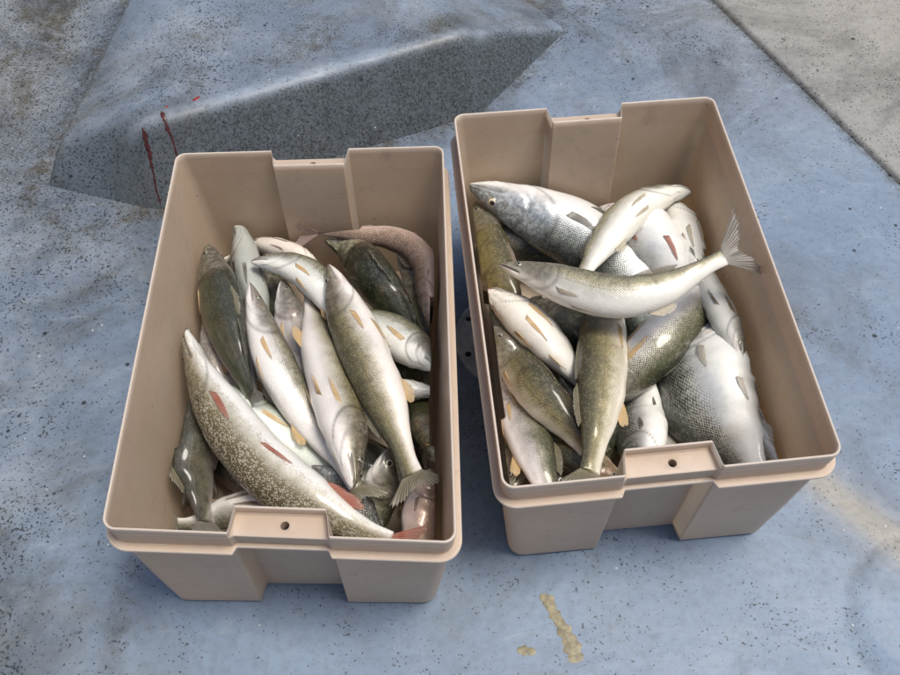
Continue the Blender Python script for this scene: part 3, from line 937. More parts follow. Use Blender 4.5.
def make_fish(fid, name, label, sp, var, cat='fish', tint=(1, 1, 1), blood=0.0, tail='olive', paired='amber', dors='olive', tail_len=None, tail_spread=1.0, tail_bend=0.0, spiny=9, fork=None, eye_tint=(.55, .55, .5), eye_size=1.0, group=None, skip=(), anal=None, pect_out=.13):
    spine, h, D = SPINES[fid]
    TUBKEY[0] = fid[0]
    seed = abs(hash(fid)) % 1000 if False else sum(ord(c) * (i + 3) for i, c in enumerate(fid)) * 7
    B = Body(sp, spine, h, D, seed=seed)
    r = np.random.default_rng(seed)
    org = B.sfun(np.array([.5]))[0]
    root = empty(name, Vector(org))
    N, M = 116, 48
    s = np.linspace(0, 1, N) ** 1.18
    th = np.linspace(-math.pi, math.pi, M, endpoint=False)
    Sg, Tg = np.meshgrid(s, th, indexing='ij')
    P, cre = B.point(Sg, Tg)
    # soft unevenness of dead flesh
    lum = .010 * h * np.sin(Sg * 21 + r.uniform(0, 6)) * np.cos(Tg * 2 + r.uniform(0, 6)) + .008 * h * np.sin(Sg * 47 + Tg * 3 + r.uniform(0, 6))
    for _ in range(9):
        s_, t_ = r.uniform(.30, .9), r.uniform(-3, 3)
        dth = np.abs((Tg - t_ + math.pi) % (2 * math.pi) - math.pi)
        lum = lum + h * r.uniform(-.055, .03) * np.exp(-((Sg - s_) / r.uniform(.03, .09)) ** 2 - (dth / r.uniform(.3, .8)) ** 2)
    # slack belly behind the pelvic fins
    lum = lum - h * r.uniform(.0, .10) * np.exp(-((Sg - .52) / .10) ** 2 - ((np.abs(Tg) - math.pi) / .5) ** 2)
    C = B.sfun(Sg)
    rad = P - C
    P = C + rad * (1 + (lum / np.maximum(np.linalg.norm(rad, axis=-1), 1e-4)))[..., None]
    C0, T0, D0, S0 = B.frame(np.array([0., 1.]))
    V = [P.reshape(-1, 3)]
    tip0 = C0[0] - T0[0] * .05 * h
    tip1 = C0[1] + T0[1] * .02 * h
    V = np.concatenate([P.reshape(-1, 3), tip0[None], tip1[None]])
    F = []
    for i in range(N - 1):
        for j in range(M):
            j2 = (j + 1) % M
            F.append((i * M + j, i * M + j2, (i + 1) * M + j2, (i + 1) * M + j))
    i0, i1 = N * M, N * M + 1
    for j in range(M):
        j2 = (j + 1) % M
        F.append((i0, j2, j))
        F.append((i1, (N - 1) * M + j, (N - 1) * M + j2))
    V = squash_inside(fid[0], V)
    body = new_mesh_obj('body', V - org, F, FM[var], root)
    fs = np.concatenate([Sg.ravel(), [0, 1]]); ft = np.concatenate([np.abs(Tg).ravel() / math.pi, [.5, .5]])
    set_attr(body, 'fs', fs); set_attr(body, 'ft', ft); set_attr(body, 'crease', np.concatenate([cre.ravel(), [.4, 0]]))
    # skin coordinates in half-centimetres
    me = body.data
    uvl = me.uv_layers.new(name='UVMap')
    vi = np.empty(len(me.loops), dtype=np.int32); me.loops.foreach_get('vertex_index', vi)
    u_ = fs * B.L / .006
    v_ = np.concatenate([Tg.ravel(), [0, 0]]) * h * .9 / .006
    lu, lv = u_[vi], v_[vi].copy()
    # unwrap the seam under the belly
    starts = np.empty(len(me.polygons), dtype=np.int32); me.polygons.foreach_get('loop_start', starts)
    tot = np.empty(len(me.polygons), dtype=np.int32); me.polygons.foreach_get('loop_total', tot)
    full = 2 * math.pi * h * .9 / .006
    for st, tt in zip(starts, tot):
        seg_ = lv[st:st + tt]
        if seg_.max() - seg_.min() > full * .5:
            seg_[seg_ < 0] += full
    uvl.data.foreach_set('uv', np.stack([lu, lv], 1).astype(np.float32).ravel())
    jit = r.uniform(.975, 1.02, 3) * r.uniform(.92, 1.06)
    body.color = (tint[0] * jit[0], tint[1] * jit[1], tint[2] * jit[2], blood)

    # eyes
    se, te = {'walleye': (.092, .98), 'pike': (.118, .80), 'whitefish': (.075, 1.15), 'sucker': (.10, .95)}[sp]
    re = {'walleye': .165, 'pike': .125, 'whitefish': .12, 'sucker': .11}[sp] * h * eye_size
    for sg in (1, -1):
        if ('eye%d' % sg) in skip: continue
        p, _ = B.point(np.array([se]), np.array([te * sg]))
        nn, T, DD, SS = B.normal(se, te * sg)
        ax = T - (T @ nn) * nn; ax /= np.linalg.norm(ax)
        ay = np.cross(nn, ax)
        c = p[0] - nn * re * .58
        Ve = []; ER = []; Fe = []
        rings, m = 9, 20
        Ve.append(c + nn * re * .80); ER.append(0)
        for k in range(1, rings):
            ph = (math.pi * .62) * k / (rings - 1)
            for q in range(m):
                a = 2 * math.pi * q / m
                Ve.append(c + nn * re * .80 * math.cos(ph) + (ax * math.cos(a) + ay * math.sin(a)) * re * math.sin(ph)); ER.append(math.sin(min(ph, math.pi / 2)) if ph < math.pi / 2 else 1)
        Fe += [(0, 1 + q, 1 + (q + 1) % m) for q in range(m)]
        for k in range(rings - 2):
            a0, b0 = 1 + k * m, 1 + (k + 1) * m
            Fe += [(a0 + q, b0 + q, b0 + (q + 1) % m, a0 + (q + 1) % m) for q in range(m)]
        eo = new_mesh_obj('eye', squash_inside(fid[0], np.array(Ve), .009) - org, Fe, EYE, root)
        set_attr(eo, 'er', ER)
        eo.color = (*eye_tint, 1)
        Vp = [c + nn * re * .845]; Fp = []
        for k, (rr_, zz) in enumerate(((.22, .83), (.42, .765), (.46, .66))):
            for q in range(m):
                a = 2 * math.pi * q / m
                Vp.append(c + nn * re * zz + (ax * math.cos(a) + ay * math.sin(a)) * re * rr_)
        Fp += [(0, 1 + q, 1 + (q + 1) % m) for q in range(m)]
        for k in range(2):
            a0, b0 = 1 + k * m, 1 + (k + 1) * m
            Fp += [(a0 + q, b0 + q, b0 + (q + 1) % m, a0 + (q + 1) % m) for q in range(m)]
        pu = new_mesh_obj('pupil', squash_inside(fid[0], np.array(Vp), .0085) - org, Fp, PUPIL, eo)

    # tail fin
    C1, T1, D1, S1 = B.frame(np.array([.97]))
    C1, T1, D1, S1 = C1[0], T1[0], D1[0], S1[0]
    e1 = B.sfun(np.array([1.0]))[0]
    TLn = tail_len if tail_len else .40 * h + .085 * B.L
    fk = fork if fork is not None else (.42 if sp in ('whitefish', 'sucker') else .50)
    nr = 19
    base, dirs, lens = [], [], []
    hb = .36 * h
    for i in range(nr):
        q = -1 + 2 * i / (nr - 1)
        base.append(e1 - T1 * .06 * h * (1 - abs(q)) - T1 * .03 * h + D1 * q * hb * .98)
        a = q * math.radians(40) * tail_spread
        dirs.append(T1 * math.cos(a) + D1 * math.sin(a))
        lens.append(TLn * (fk + (1 - fk) * abs(q) ** 1.3) * (1.0 if abs(q) < .97 else .93))
    if 'tail' not in skip:
        fin('tail_fin', root, org, base, dirs, lens, S1, TINT[tail], seed + 1, seg=8, droop=tail_bend)
    # dorsal fins
    def median(nm, s0, s1, th0, n, ang, ln, shape, tnt, sd):
        ss = np.linspace(s0, s1, n)
        pb, _ = B.point(ss, np.full(n, th0))
        Cc, Tt, Dd, Ssd = B.frame(ss)
        up = Dd * math.cos(th0)
        b = pb - up * .04 * h
        dr = Tt * math.cos(ang) + up * math.sin(ang)
        ll = ln * np.array([shape(i / (n - 1)) for i in range(n)])
        fin(nm, root, org, b, dr, ll, Ssd[n // 2], TINT[tnt], sd, seg=5, droop=r.uniform(-.25, .25))
    if sp == 'walleye':
        median('spiny_dorsal_fin', .33, .55, 0, 13, math.radians(spiny), .80 * h, lambda q: .45 + .6 * math.sin(math.pi * min(1, .15 + q * .85)) ** .7, dors, seed + 2)
        median('soft_dorsal_fin', .60, .79, 0, 14, math.radians(20), .62 * h, lambda q: .55 + .45 * math.sin(math.pi * (.25 + .75 * q)), dors, seed + 3)
        median('anal_fin', .63, .72, math.pi, 10, math.radians(26), .85 * h, lambda q: (.25 + .75 * math.sin(math.pi * (.22 + .70 * q)) ** .8) * (1 - .3 * q), anal or paired, seed + 4)
    elif sp == 'pike':
        median('dorsal_fin', .72, .86, 0, 14, math.radians(16), .8 * h, lambda q: .7 + .5 * math.sin(math.pi * q), dors, seed + 2)
        median('anal_fin', .75, .86, math.pi, 12, math.radians(14), .8 * h, lambda q: .5 + .5 * math.sin(math.pi * q), paired, seed + 4)
    else:
        median('dorsal_fin', .42, .56, 0, 12, math.radians(40), .75 * h, lambda q: 1.0 - .6 * q, dors, seed + 2)
        median('anal_fin', .72, .82, math.pi, 10, math.radians(14), .42 * h, lambda q: 1.0 - .55 * q, anal or paired, seed + 4)
        if sp == 'whitefish':
            median('adipose_fin', .80, .84, 0, 5, math.radians(35), .28 * h, lambda q: 1.0 - .3 * q, dors, seed + 5)
    # paired fins
    def paired_fin(nm, s0, t0, t1, ln, spread, sd, outw):
        for sg in (1, -1):
            if (nm + '%d' % sg) in skip: continue
            n = 10
            tt = np.linspace(t0, t1, n) * sg
            ss = s0 + np.linspace(0, .020, n)
            pb, _ = B.point(ss, tt)
            nn, T, DD, SS = B.normal(s0 + .05, (t0 + t1) / 2 * sg)
            tang = pb[-1] - pb[0]; tang = tang - (tang @ T) * T; tang = tang / np.linalg.norm(tang)
            b = pb - nn * .025 * h
            q = np.linspace(-1, 1, n)
            ll = ln * (.35 + .65 * np.cos((q + .25) * 1.15)) * r.uniform(.85, 1.1)
            seg = 7
            t = np.linspace(0, 1, seg + 1)
            skew = r.uniform(-.10, .12)
            rays = np.zeros((seg + 1, n, 3))
            rr = .75 * h
            for k in range(n):
                sk = ss[k] + t * ll[k] / B.L
                tk = tt[k] + sg * t * ll[k] * (q[k] * spread + skew) / rr
                ex = -.0004 + .0012 * np.minimum(1, t * 3) * (1 - .5 * abs(q[k])) + .35 * outw * ll[k] * t ** 2
                rays[:, k] = B.point(sk, tk, ex)[0]
            fin(nm, root, org, rays[0], np.ones((n, 3)), ll, nn, TINT[paired], sd + (3 if sg > 0 else 9), seg=seg, thick=.0012, rays_in=rays)
    if sp in ('walleye',):
        paired_fin('pectoral_fin', .295, 1.84, 2.08, .95 * h + .010, -.03, seed + 10, pect_out)
        paired_fin('pelvic_fin', .36, 2.58, 2.80, .95 * h + .010, -.03, seed + 20, .10)
    elif sp == 'pike':
        paired_fin('pectoral_fin', .29, 2.00, 2.22, 1.45 * h, .0, seed + 10, .10)
        paired_fin('pelvic_fin', .53, 2.22, 2.40, 1.35 * h, .0, seed + 20, .08)
    else:
        paired_fin('pectoral_fin', .28, 1.95, 2.10, .6 * h, .0, seed + 10, .05)
        paired_fin('pelvic_fin', .52, 2.60, 2.76, .5 * h, .0, seed + 20, .05)
    tag(root, label, cat, group)
    return root
SPINES = {
    'L2': ([(-0.1897, 0.8773, 0.185), (-0.1709, 0.8238, 0.185), (-0.1519, 0.7732, 0.185), (-0.1317, 0.7259, 0.185), (-0.1129, 0.6803, 0.185), (-0.0962, 0.6358, 0.185), (-0.0811, 0.5929, 0.185), (-0.0676, 0.5513, 0.185), (-0.0537, 0.5117, 0.185)], 0.038, (-0.886, -0.347, -0.308)),
    'L7': ([(-0.3192, 0.9059, 0.1647), (-0.2892, 0.9057, 0.1631), (-0.2591, 0.8997, 0.1613), (-0.2309, 0.8839, 0.1594), (-0.2066, 0.8597, 0.1574), (-0.1848, 0.8332, 0.1552), (-0.1649, 0.8055, 0.1533), (-0.1469, 0.7766, 0.1517), (-0.1301, 0.7476, 0.1503)], 0.03, (0.727, 0.668, -0.157)),
    'L3': ([(-0.1316, 0.4946, 0.1841), (-0.1373, 0.5337, 0.18), (-0.1459, 0.5754, 0.1739), (-0.1577, 0.6211, 0.1637), (-0.1712, 0.6676, 0.1552), (-0.1848, 0.7108, 0.1549), (-0.1991, 0.76, 0.1491), (-0.2145, 0.8201, 0.1326), (-0.2249, 0.8765, 0.1263)], 0.0406, (0.84, 0.21, -0.501)),
    'L1': ([(-0.4042, 0.7677, 0.1695), (-0.3754, 0.7025, 0.1675), (-0.3425, 0.6438, 0.165), (-0.3053, 0.5922, 0.1625), (-0.2648, 0.5477, 0.16), (-0.2219, 0.5097, 0.1575), (-0.1772, 0.4779, 0.155), (-0.1313, 0.4514, 0.1525), (-0.0857, 0.4269, 0.1505)], 0.0422, (-0.631, -0.61, -0.48)),
    'L4': ([(-0.3168, 0.8599, 0.1647), (-0.2991, 0.8046, 0.1631), (-0.2804, 0.7527, 0.1612), (-0.2596, 0.7054, 0.1579), (-0.2377, 0.6663, 0.1475), (-0.2124, 0.6334, 0.1338), (-0.1848, 0.5941, 0.1332), (-0.1568, 0.5507, 0.1431), (-0.1307, 0.5115, 0.1486)], 0.0309, (0.768, 0.597, -0.232)),
    'L5': ([(-0.3963, 0.9465, 0.1598), (-0.3849, 0.9059, 0.1587), (-0.373, 0.867, 0.1575), (-0.3605, 0.8295, 0.1562), (-0.348, 0.7934, 0.155), (-0.3354, 0.7585, 0.1538), (-0.3225, 0.7249, 0.1525), (-0.3089, 0.6927, 0.1513), (-0.2953, 0.6613, 0.1502)], 0.0413, (0.5, 0.147, 0.853)),
    'L9': ([(-0.0245, 0.7784, 0.1305), (-0.0305, 0.8238, 0.1325), (-0.0344, 0.8702, 0.135), (-0.0384, 0.9164, 0.1375), (-0.0631, 0.955, 0.14), (-0.1004, 0.9739, 0.1425), (-0.1402, 0.9789, 0.145), (-0.1803, 0.9823, 0.1475), (-0.2204, 0.9877, 0.1495)], 0.0237, (-0.646, -0.691, -0.325)),
    'L12': ([(-0.0208, 0.699, 0.1513), (-0.0343, 0.7185, 0.148), (-0.0518, 0.7387, 0.144), (-0.0705, 0.7581, 0.14), (-0.0903, 0.7767, 0.136), (-0.1113, 0.7938, 0.132), (-0.1335, 0.8089, 0.128), (-0.1566, 0.8225, 0.124), (-0.1803, 0.8345, 0.1207)], 0.0362, (0.669, 0.734, -0.119)),
    'L10': ([(-0.2087, 0.9841, 0.1332), (-0.1792, 0.9782, 0.1194), (-0.1527, 0.9476, 0.1203), (-0.129, 0.9035, 0.1324), (-0.1083, 0.8694, 0.1331), (-0.09, 0.8431, 0.1241), (-0.0729, 0.818, 0.1128), (-0.0569, 0.7878, 0.1077), (-0.0413, 0.7523, 0.1109)], 0.0428, (0.24, 0.006, 0.971)),
    'L13': ([(-0.0209, 0.6724, 0.1291), (-0.0357, 0.6778, 0.125), (-0.0554, 0.6825, 0.12), (-0.0752, 0.6853, 0.115), (-0.095, 0.6856, 0.11), (-0.1144, 0.6837, 0.105), (-0.1334, 0.6798, 0.1), (-0.1519, 0.6745, 0.095), (-0.1703, 0.6685, 0.0909)], 0.0238, (0.23, 0.239, -0.944)),
    'L11': ([(-0.0864, 0.9678, 0.1178), (-0.0693, 0.9396, 0.1095), (-0.0543, 0.9102, 0.1015), (-0.0441, 0.8774, 0.0962), (-0.045, 0.8414, 0.0951), (-0.0414, 0.8053, 0.0943), (-0.0372, 0.7694, 0.0938), (-0.0315, 0.7291, 0.1014), (-0.0292, 0.6908, 0.1083)], 0.0318, (0.871, 0.027, 0.49)),
    'L6': ([(-0.3681, 1.0164, 0.134), (-0.3583, 1.0039, 0.1294), (-0.3492, 0.9667, 0.1238), (-0.3402, 0.9304, 0.1181), (-0.33, 0.8955, 0.1125), (-0.3193, 0.8616, 0.1069), (-0.3094, 0.8283, 0.1013), (-0.3002, 0.7958, 0.0956), (-0.291, 0.7632, 0.091)], 0.036, (-0.406, 0.024, -0.913)),
    'L8': ([(-0.2098, 0.9079, 0.1342), (-0.2292, 0.9293, 0.1306), (-0.2505, 0.9491, 0.1262), (-0.2737, 0.964, 0.1218), (-0.2982, 0.9767, 0.1159), (-0.3243, 0.9901, 0.1058), (-0.3486, 0.9916, 0.0975), (-0.3677, 0.9782, 0.0977), (-0.3858, 0.9634, 0.0992)], 0.0235, (0.316, 0.03, -0.948)),
    'L19': ([(-0.2713, 0.8878, 0.1395), (-0.2626, 0.8498, 0.1368), (-0.2545, 0.8165, 0.1297), (-0.2457, 0.7854, 0.1209), (-0.2346, 0.7501, 0.1196), (-0.2219, 0.7138, 0.1219), (-0.2096, 0.6817, 0.12), (-0.1986, 0.6527, 0.114), (-0.1872, 0.6222, 0.1119)], 0.0306, (0.912, 0.31, 0.27)),
    'L23': ([(-0.1976, 0.552, 0.1341), (-0.1819, 0.5421, 0.1302), (-0.1669, 0.532, 0.1254), (-0.1526, 0.5203, 0.1214), (-0.1389, 0.508, 0.1174), (-0.126, 0.4953, 0.1131), (-0.1147, 0.4814, 0.1087), (-0.1049, 0.4665, 0.1044), (-0.0953, 0.4513, 0.1008)], 0.0243, (0.661, 0.526, 0.534)),
    'L16': ([(-0.0907, 0.5727, 0.1391), (-0.0944, 0.5502, 0.1319), (-0.1018, 0.5347, 0.1126), (-0.1123, 0.5212, 0.0908), (-0.1228, 0.5028, 0.0801), (-0.1322, 0.4789, 0.0832), (-0.1421, 0.4517, 0.1001), (-0.1562, 0.431, 0.1111), (-0.1726, 0.4163, 0.1107)], 0.0337, (0.906, -0.424, -0.005)),
    'L17': ([(-0.3445, 0.6906, 0.133), (-0.3195, 0.6701, 0.1257), (-0.2943, 0.6497, 0.1192), (-0.2686, 0.6297, 0.114), (-0.2438, 0.6137, 0.1034), (-0.2174, 0.5949, 0.0994), (-0.1894, 0.573, 0.1039), (-0.163, 0.5531, 0.1041), (-0.1377, 0.5334, 0.103)], 0.0346, (0.349, 0.777, -0.524)),
    'L14': ([(-0.0272, 0.5601, 0.1244), (-0.0301, 0.5888, 0.1214), (-0.037, 0.6225, 0.1108), (-0.0425, 0.6636, 0.0895), (-0.0482, 0.7007, 0.0767), (-0.0593, 0.7269, 0.0807), (-0.0718, 0.748, 0.0919), (-0.084, 0.773, 0.0984), (-0.0968, 0.8025, 0.0991)], 0.0294, (-0.93, -0.22, 0.296)),
    'L15': ([(-0.0289, 0.5526, 0.1142), (-0.0346, 0.5294, 0.1106), (-0.0399, 0.507, 0.1062), (-0.0429, 0.4848, 0.1019), (-0.0437, 0.4632, 0.0975), (-0.0453, 0.4423, 0.0931), (-0.0529, 0.4226, 0.0888), (-0.0656, 0.4157, 0.0844), (-0.0801, 0.4137, 0.0808)], 0.0309, (0.991, 0.001, -0.131)),
    'L20': ([(-0.3993, 0.7252, 0.11), (-0.3885, 0.6908, 0.11), (-0.3805, 0.6575, 0.11), (-0.3758, 0.6258, 0.11), (-0.3744, 0.5953, 0.11), (-0.3752, 0.5655, 0.11), (-0.3637, 0.5366, 0.11), (-0.3527, 0.5084, 0.11), (-0.3421, 0.4809, 0.11)], 0.0404, (-0.641, 0.032, 0.767)),
    'L21': ([(-0.2145, 0.5087, 0.1095), (-0.2369, 0.5099, 0.1075), (-0.2594, 0.5106, 0.105), (-0.2815, 0.5089, 0.1024), (-0.3036, 0.5061, 0.0977), (-0.326, 0.503, 0.0899), (-0.3466, 0.4964, 0.0866), (-0.3659, 0.4888, 0.0892), (-0.3873, 0.4873, 0.0901)], 0.0243, (0.287, -0.636, -0.717)),
    'L22': ([(-0.402, 0.8861, 0.1193), (-0.3938, 0.853, 0.1162), (-0.3876, 0.8215, 0.1125), (-0.3837, 0.7911, 0.1087), (-0.3728, 0.7619, 0.105), (-0.3597, 0.7341, 0.1013), (-0.3467, 0.7071, 0.0975), (-0.3341, 0.6804, 0.0938), (-0.3215, 0.654, 0.0907)], 0.0287, (-0.834, -0.411, 0.369)),
    'L24': ([(-0.3963, 0.5147, 0.07), (-0.3893, 0.5451, 0.07), (-0.3842, 0.5764, 0.07), (-0.3812, 0.6087, 0.07), (-0.3806, 0.6417, 0.07), (-0.3837, 0.6751, 0.07), (-0.3874, 0.7092, 0.07), (-0.3917, 0.7442, 0.07), (-0.3931, 0.7802, 0.07)], 0.0331, (-0.047, -0.002, 0.999)),
    'L25': ([(-0.2662, 0.5309, 0.07), (-0.289, 0.55, 0.0695), (-0.313, 0.5749, 0.0616), (-0.3396, 0.6098, 0.0402), (-0.3623, 0.6415, 0.0304), (-0.375, 0.6711, 0.0291), (-0.3803, 0.6979, 0.0357), (-0.3871, 0.7217, 0.0493), (-0.3899, 0.7471, 0.0612)], 0.0348, (-0.828, -0.466, 0.313)),
    'L26': ([(-0.3418, 0.9958, 0.0792), (-0.3289, 0.9576, 0.0744), (-0.3183, 0.9248, 0.0641), (-0.3084, 0.8914, 0.0549), (-0.2967, 0.8532, 0.0532), (-0.2833, 0.8114, 0.0583), (-0.2687, 0.77, 0.0656), (-0.2529, 0.7332, 0.0698), (-0.2375, 0.7003, 0.0702)], 0.0446, (0.738, 0.261, 0.623)),
    'L28': ([(-0.2332, 0.6346, 0.06), (-0.2071, 0.6227, 0.06), (-0.1812, 0.6111, 0.06), (-0.1554, 0.6004, 0.06), (-0.1299, 0.5894, 0.06), (-0.1049, 0.5777, 0.06), (-0.0804, 0.5655, 0.06), (-0.0566, 0.5526, 0.06), (-0.0345, 0.5392, 0.06)], 0.0486, (-0.222, -0.493, 0.841)),
    'R3': ([(0.0794, 0.8572, 0.2065), (0.1214, 0.8334, 0.2134), (0.161, 0.8059, 0.2218), (0.2, 0.7817, 0.2301), (0.2395, 0.7636, 0.2385), (0.2806, 0.761, 0.2469), (0.3212, 0.7701, 0.2552), (0.3604, 0.7888, 0.2636), (0.4006, 0.809, 0.2705)], 0.0322, (0.123, 0.866, 0.485)),
    'R2': ([(0.4146, 1.0422, 0.1701), (0.3823, 1.0385, 0.1706), (0.3501, 1.0252, 0.1712), (0.3195, 1.0043, 0.1719), (0.2918, 0.9773, 0.1725), (0.2676, 0.946, 0.1731), (0.2452, 0.9139, 0.1738), (0.2251, 0.8809, 0.1744), (0.2061, 0.8484, 0.1749)], 0.0357, (-0.683, 0.591, -0.43)),
    'R4': ([(0.2543, 0.8675, 0.1503), (0.2456, 0.8175, 0.1519), (0.2373, 0.7694, 0.1538), (0.2303, 0.7232, 0.1556), (0.2235, 0.6789, 0.1575), (0.2155, 0.6365, 0.1594), (0.2068, 0.596, 0.1612), (0.1973, 0.5572, 0.1631), (0.1872, 0.5203, 0.1647)], 0.0397, (-0.945, 0.174, 0.277)),
    'R5': ([(0.2028, 0.6446, 0.1249), (0.2356, 0.6773, 0.1148), (0.2666, 0.7039, 0.1167), (0.2941, 0.7245, 0.1308), (0.3217, 0.7479, 0.1423), (0.3517, 0.7777, 0.1461), (0.3831, 0.8104, 0.1475), (0.4134, 0.8469, 0.1487), (0.4248, 0.888, 0.1498)], 0.0414, (0.694, -0.693, -0.195)),
    'R1': ([(0.0384, 1.0734, 0.1626), (0.0991, 1.0461, 0.1519), (0.1617, 1.0208, 0.1373), (0.2229, 0.9954, 0.1176), (0.2749, 0.9536, 0.1009), (0.3121, 0.8918, 0.0945), (0.3344, 0.8239, 0.0858), (0.3502, 0.7587, 0.0731), (0.3606, 0.6934, 0.0624)], 0.0614, (-0.725, -0.524, -0.447)),
    'R6': ([(0.058, 0.838, 0.1642), (0.0816, 0.8199, 0.1606), (0.1037, 0.8006, 0.1562), (0.1238, 0.7792, 0.1519), (0.1429, 0.7572, 0.1475), (0.1611, 0.7353, 0.1424), (0.1785, 0.7151, 0.1336), (0.1953, 0.6971, 0.1197), (0.2105, 0.6745, 0.1128)], 0.0414, (0.445, 0.528, -0.723)),
    'R10': ([(0.4232, 0.6874, 0.1769), (0.4251, 0.7174, 0.172), (0.4268, 0.749, 0.166), (0.4262, 0.7812, 0.16), (0.4225, 0.8141, 0.154), (0.4226, 0.8482, 0.148), (0.4232, 0.8833, 0.142), (0.4243, 0.9196, 0.136), (0.4226, 0.9558, 0.1311)], 0.0323, (0.845, -0.05, -0.533)),
    'R7': ([(0.0673, 0.784, 0.1443), (0.0825, 0.7578, 0.1366), (0.0986, 0.7367, 0.1226), (0.1133, 0.7056, 0.1244), (0.1273, 0.6708, 0.1345), (0.143, 0.6435, 0.1356), (0.1593, 0.619, 0.1338), (0.1754, 0.5953, 0.1319), (0.1914, 0.572, 0.1303)], 0.037, (0.468, 0.37, 0.803)),
    'R8': ([(0.0761, 0.7418, 0.1062), (0.0865, 0.7191, 0.0866), (0.0962, 0.689, 0.0791), (0.1053, 0.6526, 0.0842), (0.1134, 0.6129, 0.0975), (0.1203, 0.5745, 0.1112), (0.1275, 0.5426, 0.1146), (0.1354, 0.5144, 0.1125), (0.1431, 0.4869, 0.1105)], 0.0354, (0.969, 0.222, 0.11)),
    'R9': ([(0.3932, 0.8139, 0.1052), (0.3999, 0.772, 0.1062), (0.395, 0.7304, 0.1075), (0.3889, 0.69, 0.1087), (0.3903, 0.6514, 0.11), (0.4043, 0.6147, 0.1113), (0.4196, 0.5793, 0.1125), (0.4234, 0.5441, 0.1138), (0.4247, 0.5099, 0.1148)], 0.0855, (-0.594, -0.147, -0.791)),
    'R11': ([(0.2691, 1.0569, 0.1195), (0.289, 1.0269, 0.1175), (0.3084, 0.9976, 0.115), (0.3267, 0.9683, 0.1125), (0.3443, 0.9392, 0.11), (0.361, 0.9101, 0.1075), (0.3771, 0.8814, 0.105), (0.3927, 0.8533, 0.1025), (0.4077, 0.8253, 0.1005)], 0.0787, (-0.385, -0.149, -0.911)),
    'R12': ([(0.3758, 1.0619, 0.1393), (0.3896, 1.0319, 0.1362), (0.4025, 1.0025, 0.1325), (0.4062, 0.9716, 0.1287), (0.4072, 0.9403, 0.125), (0.4128, 0.9089, 0.1213), (0.419, 0.8775, 0.1175), (0.4259, 0.847, 0.1138), (0.4294, 0.8162, 0.1107)], 0.0418, (0.531, 0.155, -0.833)),
    'R18': ([(0.4529, 0.5249, 0.1395), (0.4529, 0.5489, 0.1375), (0.4473, 0.5734, 0.135), (0.4431, 0.5986, 0.1325), (0.4405, 0.6245, 0.13), (0.4405, 0.651, 0.1275), (0.4407, 0.6782, 0.125), (0.4413, 0.7063, 0.1225), (0.44, 0.7347, 0.1205)], 0.0188, (-0.572, -0.107, -0.813)),
    'R13': ([(0.0518, 1.0694, 0.1244), (0.0573, 1.0287, 0.1219), (0.0637, 0.99, 0.1187), (0.0712, 0.9527, 0.1156), (0.0788, 0.9169, 0.1125), (0.0878, 0.8825, 0.1094), (0.0979, 0.8495, 0.1062), (0.109, 0.8181, 0.1031), (0.1201, 0.7871, 0.1006)], 0.0416, (0.586, 0.072, 0.807)),
    'R14': ([(0.2761, 0.5211, 0.1098), (0.2778, 0.5476, 0.1087), (0.2795, 0.5757, 0.1057), (0.2831, 0.6107, 0.0914), (0.2893, 0.65, 0.0725), (0.2931, 0.6801, 0.072), (0.2976, 0.7081, 0.0761), (0.3087, 0.7468, 0.0642), (0.3194, 0.783, 0.0581)], 0.0437, (-0.705, -0.101, -0.701)),
    'R16': ([(0.2475, 0.5389, 0.0998), (0.2306, 0.5453, 0.0988), (0.2148, 0.5544, 0.0975), (0.2001, 0.566, 0.0962), (0.185, 0.5774, 0.0946), (0.17, 0.5904, 0.0899), (0.1563, 0.6081, 0.0786), (0.1432, 0.6283, 0.0659), (0.1282, 0.642, 0.0658)], 0.0318, (-0.616, -0.694, 0.373)),
    'R19': ([(0.081, 0.5331, 0.0796), (0.0886, 0.56, 0.0745), (0.0942, 0.5931, 0.0596), (0.0971, 0.6277, 0.0435), (0.0964, 0.658, 0.0375), (0.0905, 0.6838, 0.0405), (0.0837, 0.7064, 0.0494), (0.0825, 0.7262, 0.0628), (0.0872, 0.748, 0.0736)], 0.0345, (-0.926, -0.094, 0.365)),
    'R21': ([(0.0571, 1.049, 0.0895), (0.0834, 1.0289, 0.0864), (0.1107, 1.0158, 0.0775), (0.1399, 1.0108, 0.062), (0.1678, 1.0015, 0.0481), (0.1932, 0.9828, 0.042), (0.2173, 0.9602, 0.0403), (0.2403, 0.9359, 0.0407), (0.2614, 0.9072, 0.0473)], 0.0521, (0.204, -0.277, 0.939)),
    'R22': ([(0.1374, 0.8922, 0.0698), (0.1586, 0.8678, 0.0688), (0.1798, 0.8445, 0.0675), (0.202, 0.8234, 0.0662), (0.2249, 0.8043, 0.065), (0.2494, 0.7893, 0.0614), (0.2769, 0.7827, 0.0478), (0.3048, 0.7764, 0.0327), (0.3281, 0.7585, 0.0354)], 0.0573, (-0.189, -0.362, 0.913)),
    'R24': ([(0.1279, 0.5287, 0.0593), (0.1497, 0.5522, 0.0533), (0.1726, 0.5782, 0.0433), (0.1946, 0.5995, 0.0442), (0.217, 0.6213, 0.0449), (0.2408, 0.6461, 0.0408), (0.2657, 0.6727, 0.0347), (0.2898, 0.6965, 0.0346), (0.3116, 0.7142, 0.0452)], 0.0492, (0.088, -0.01, 0.996)),
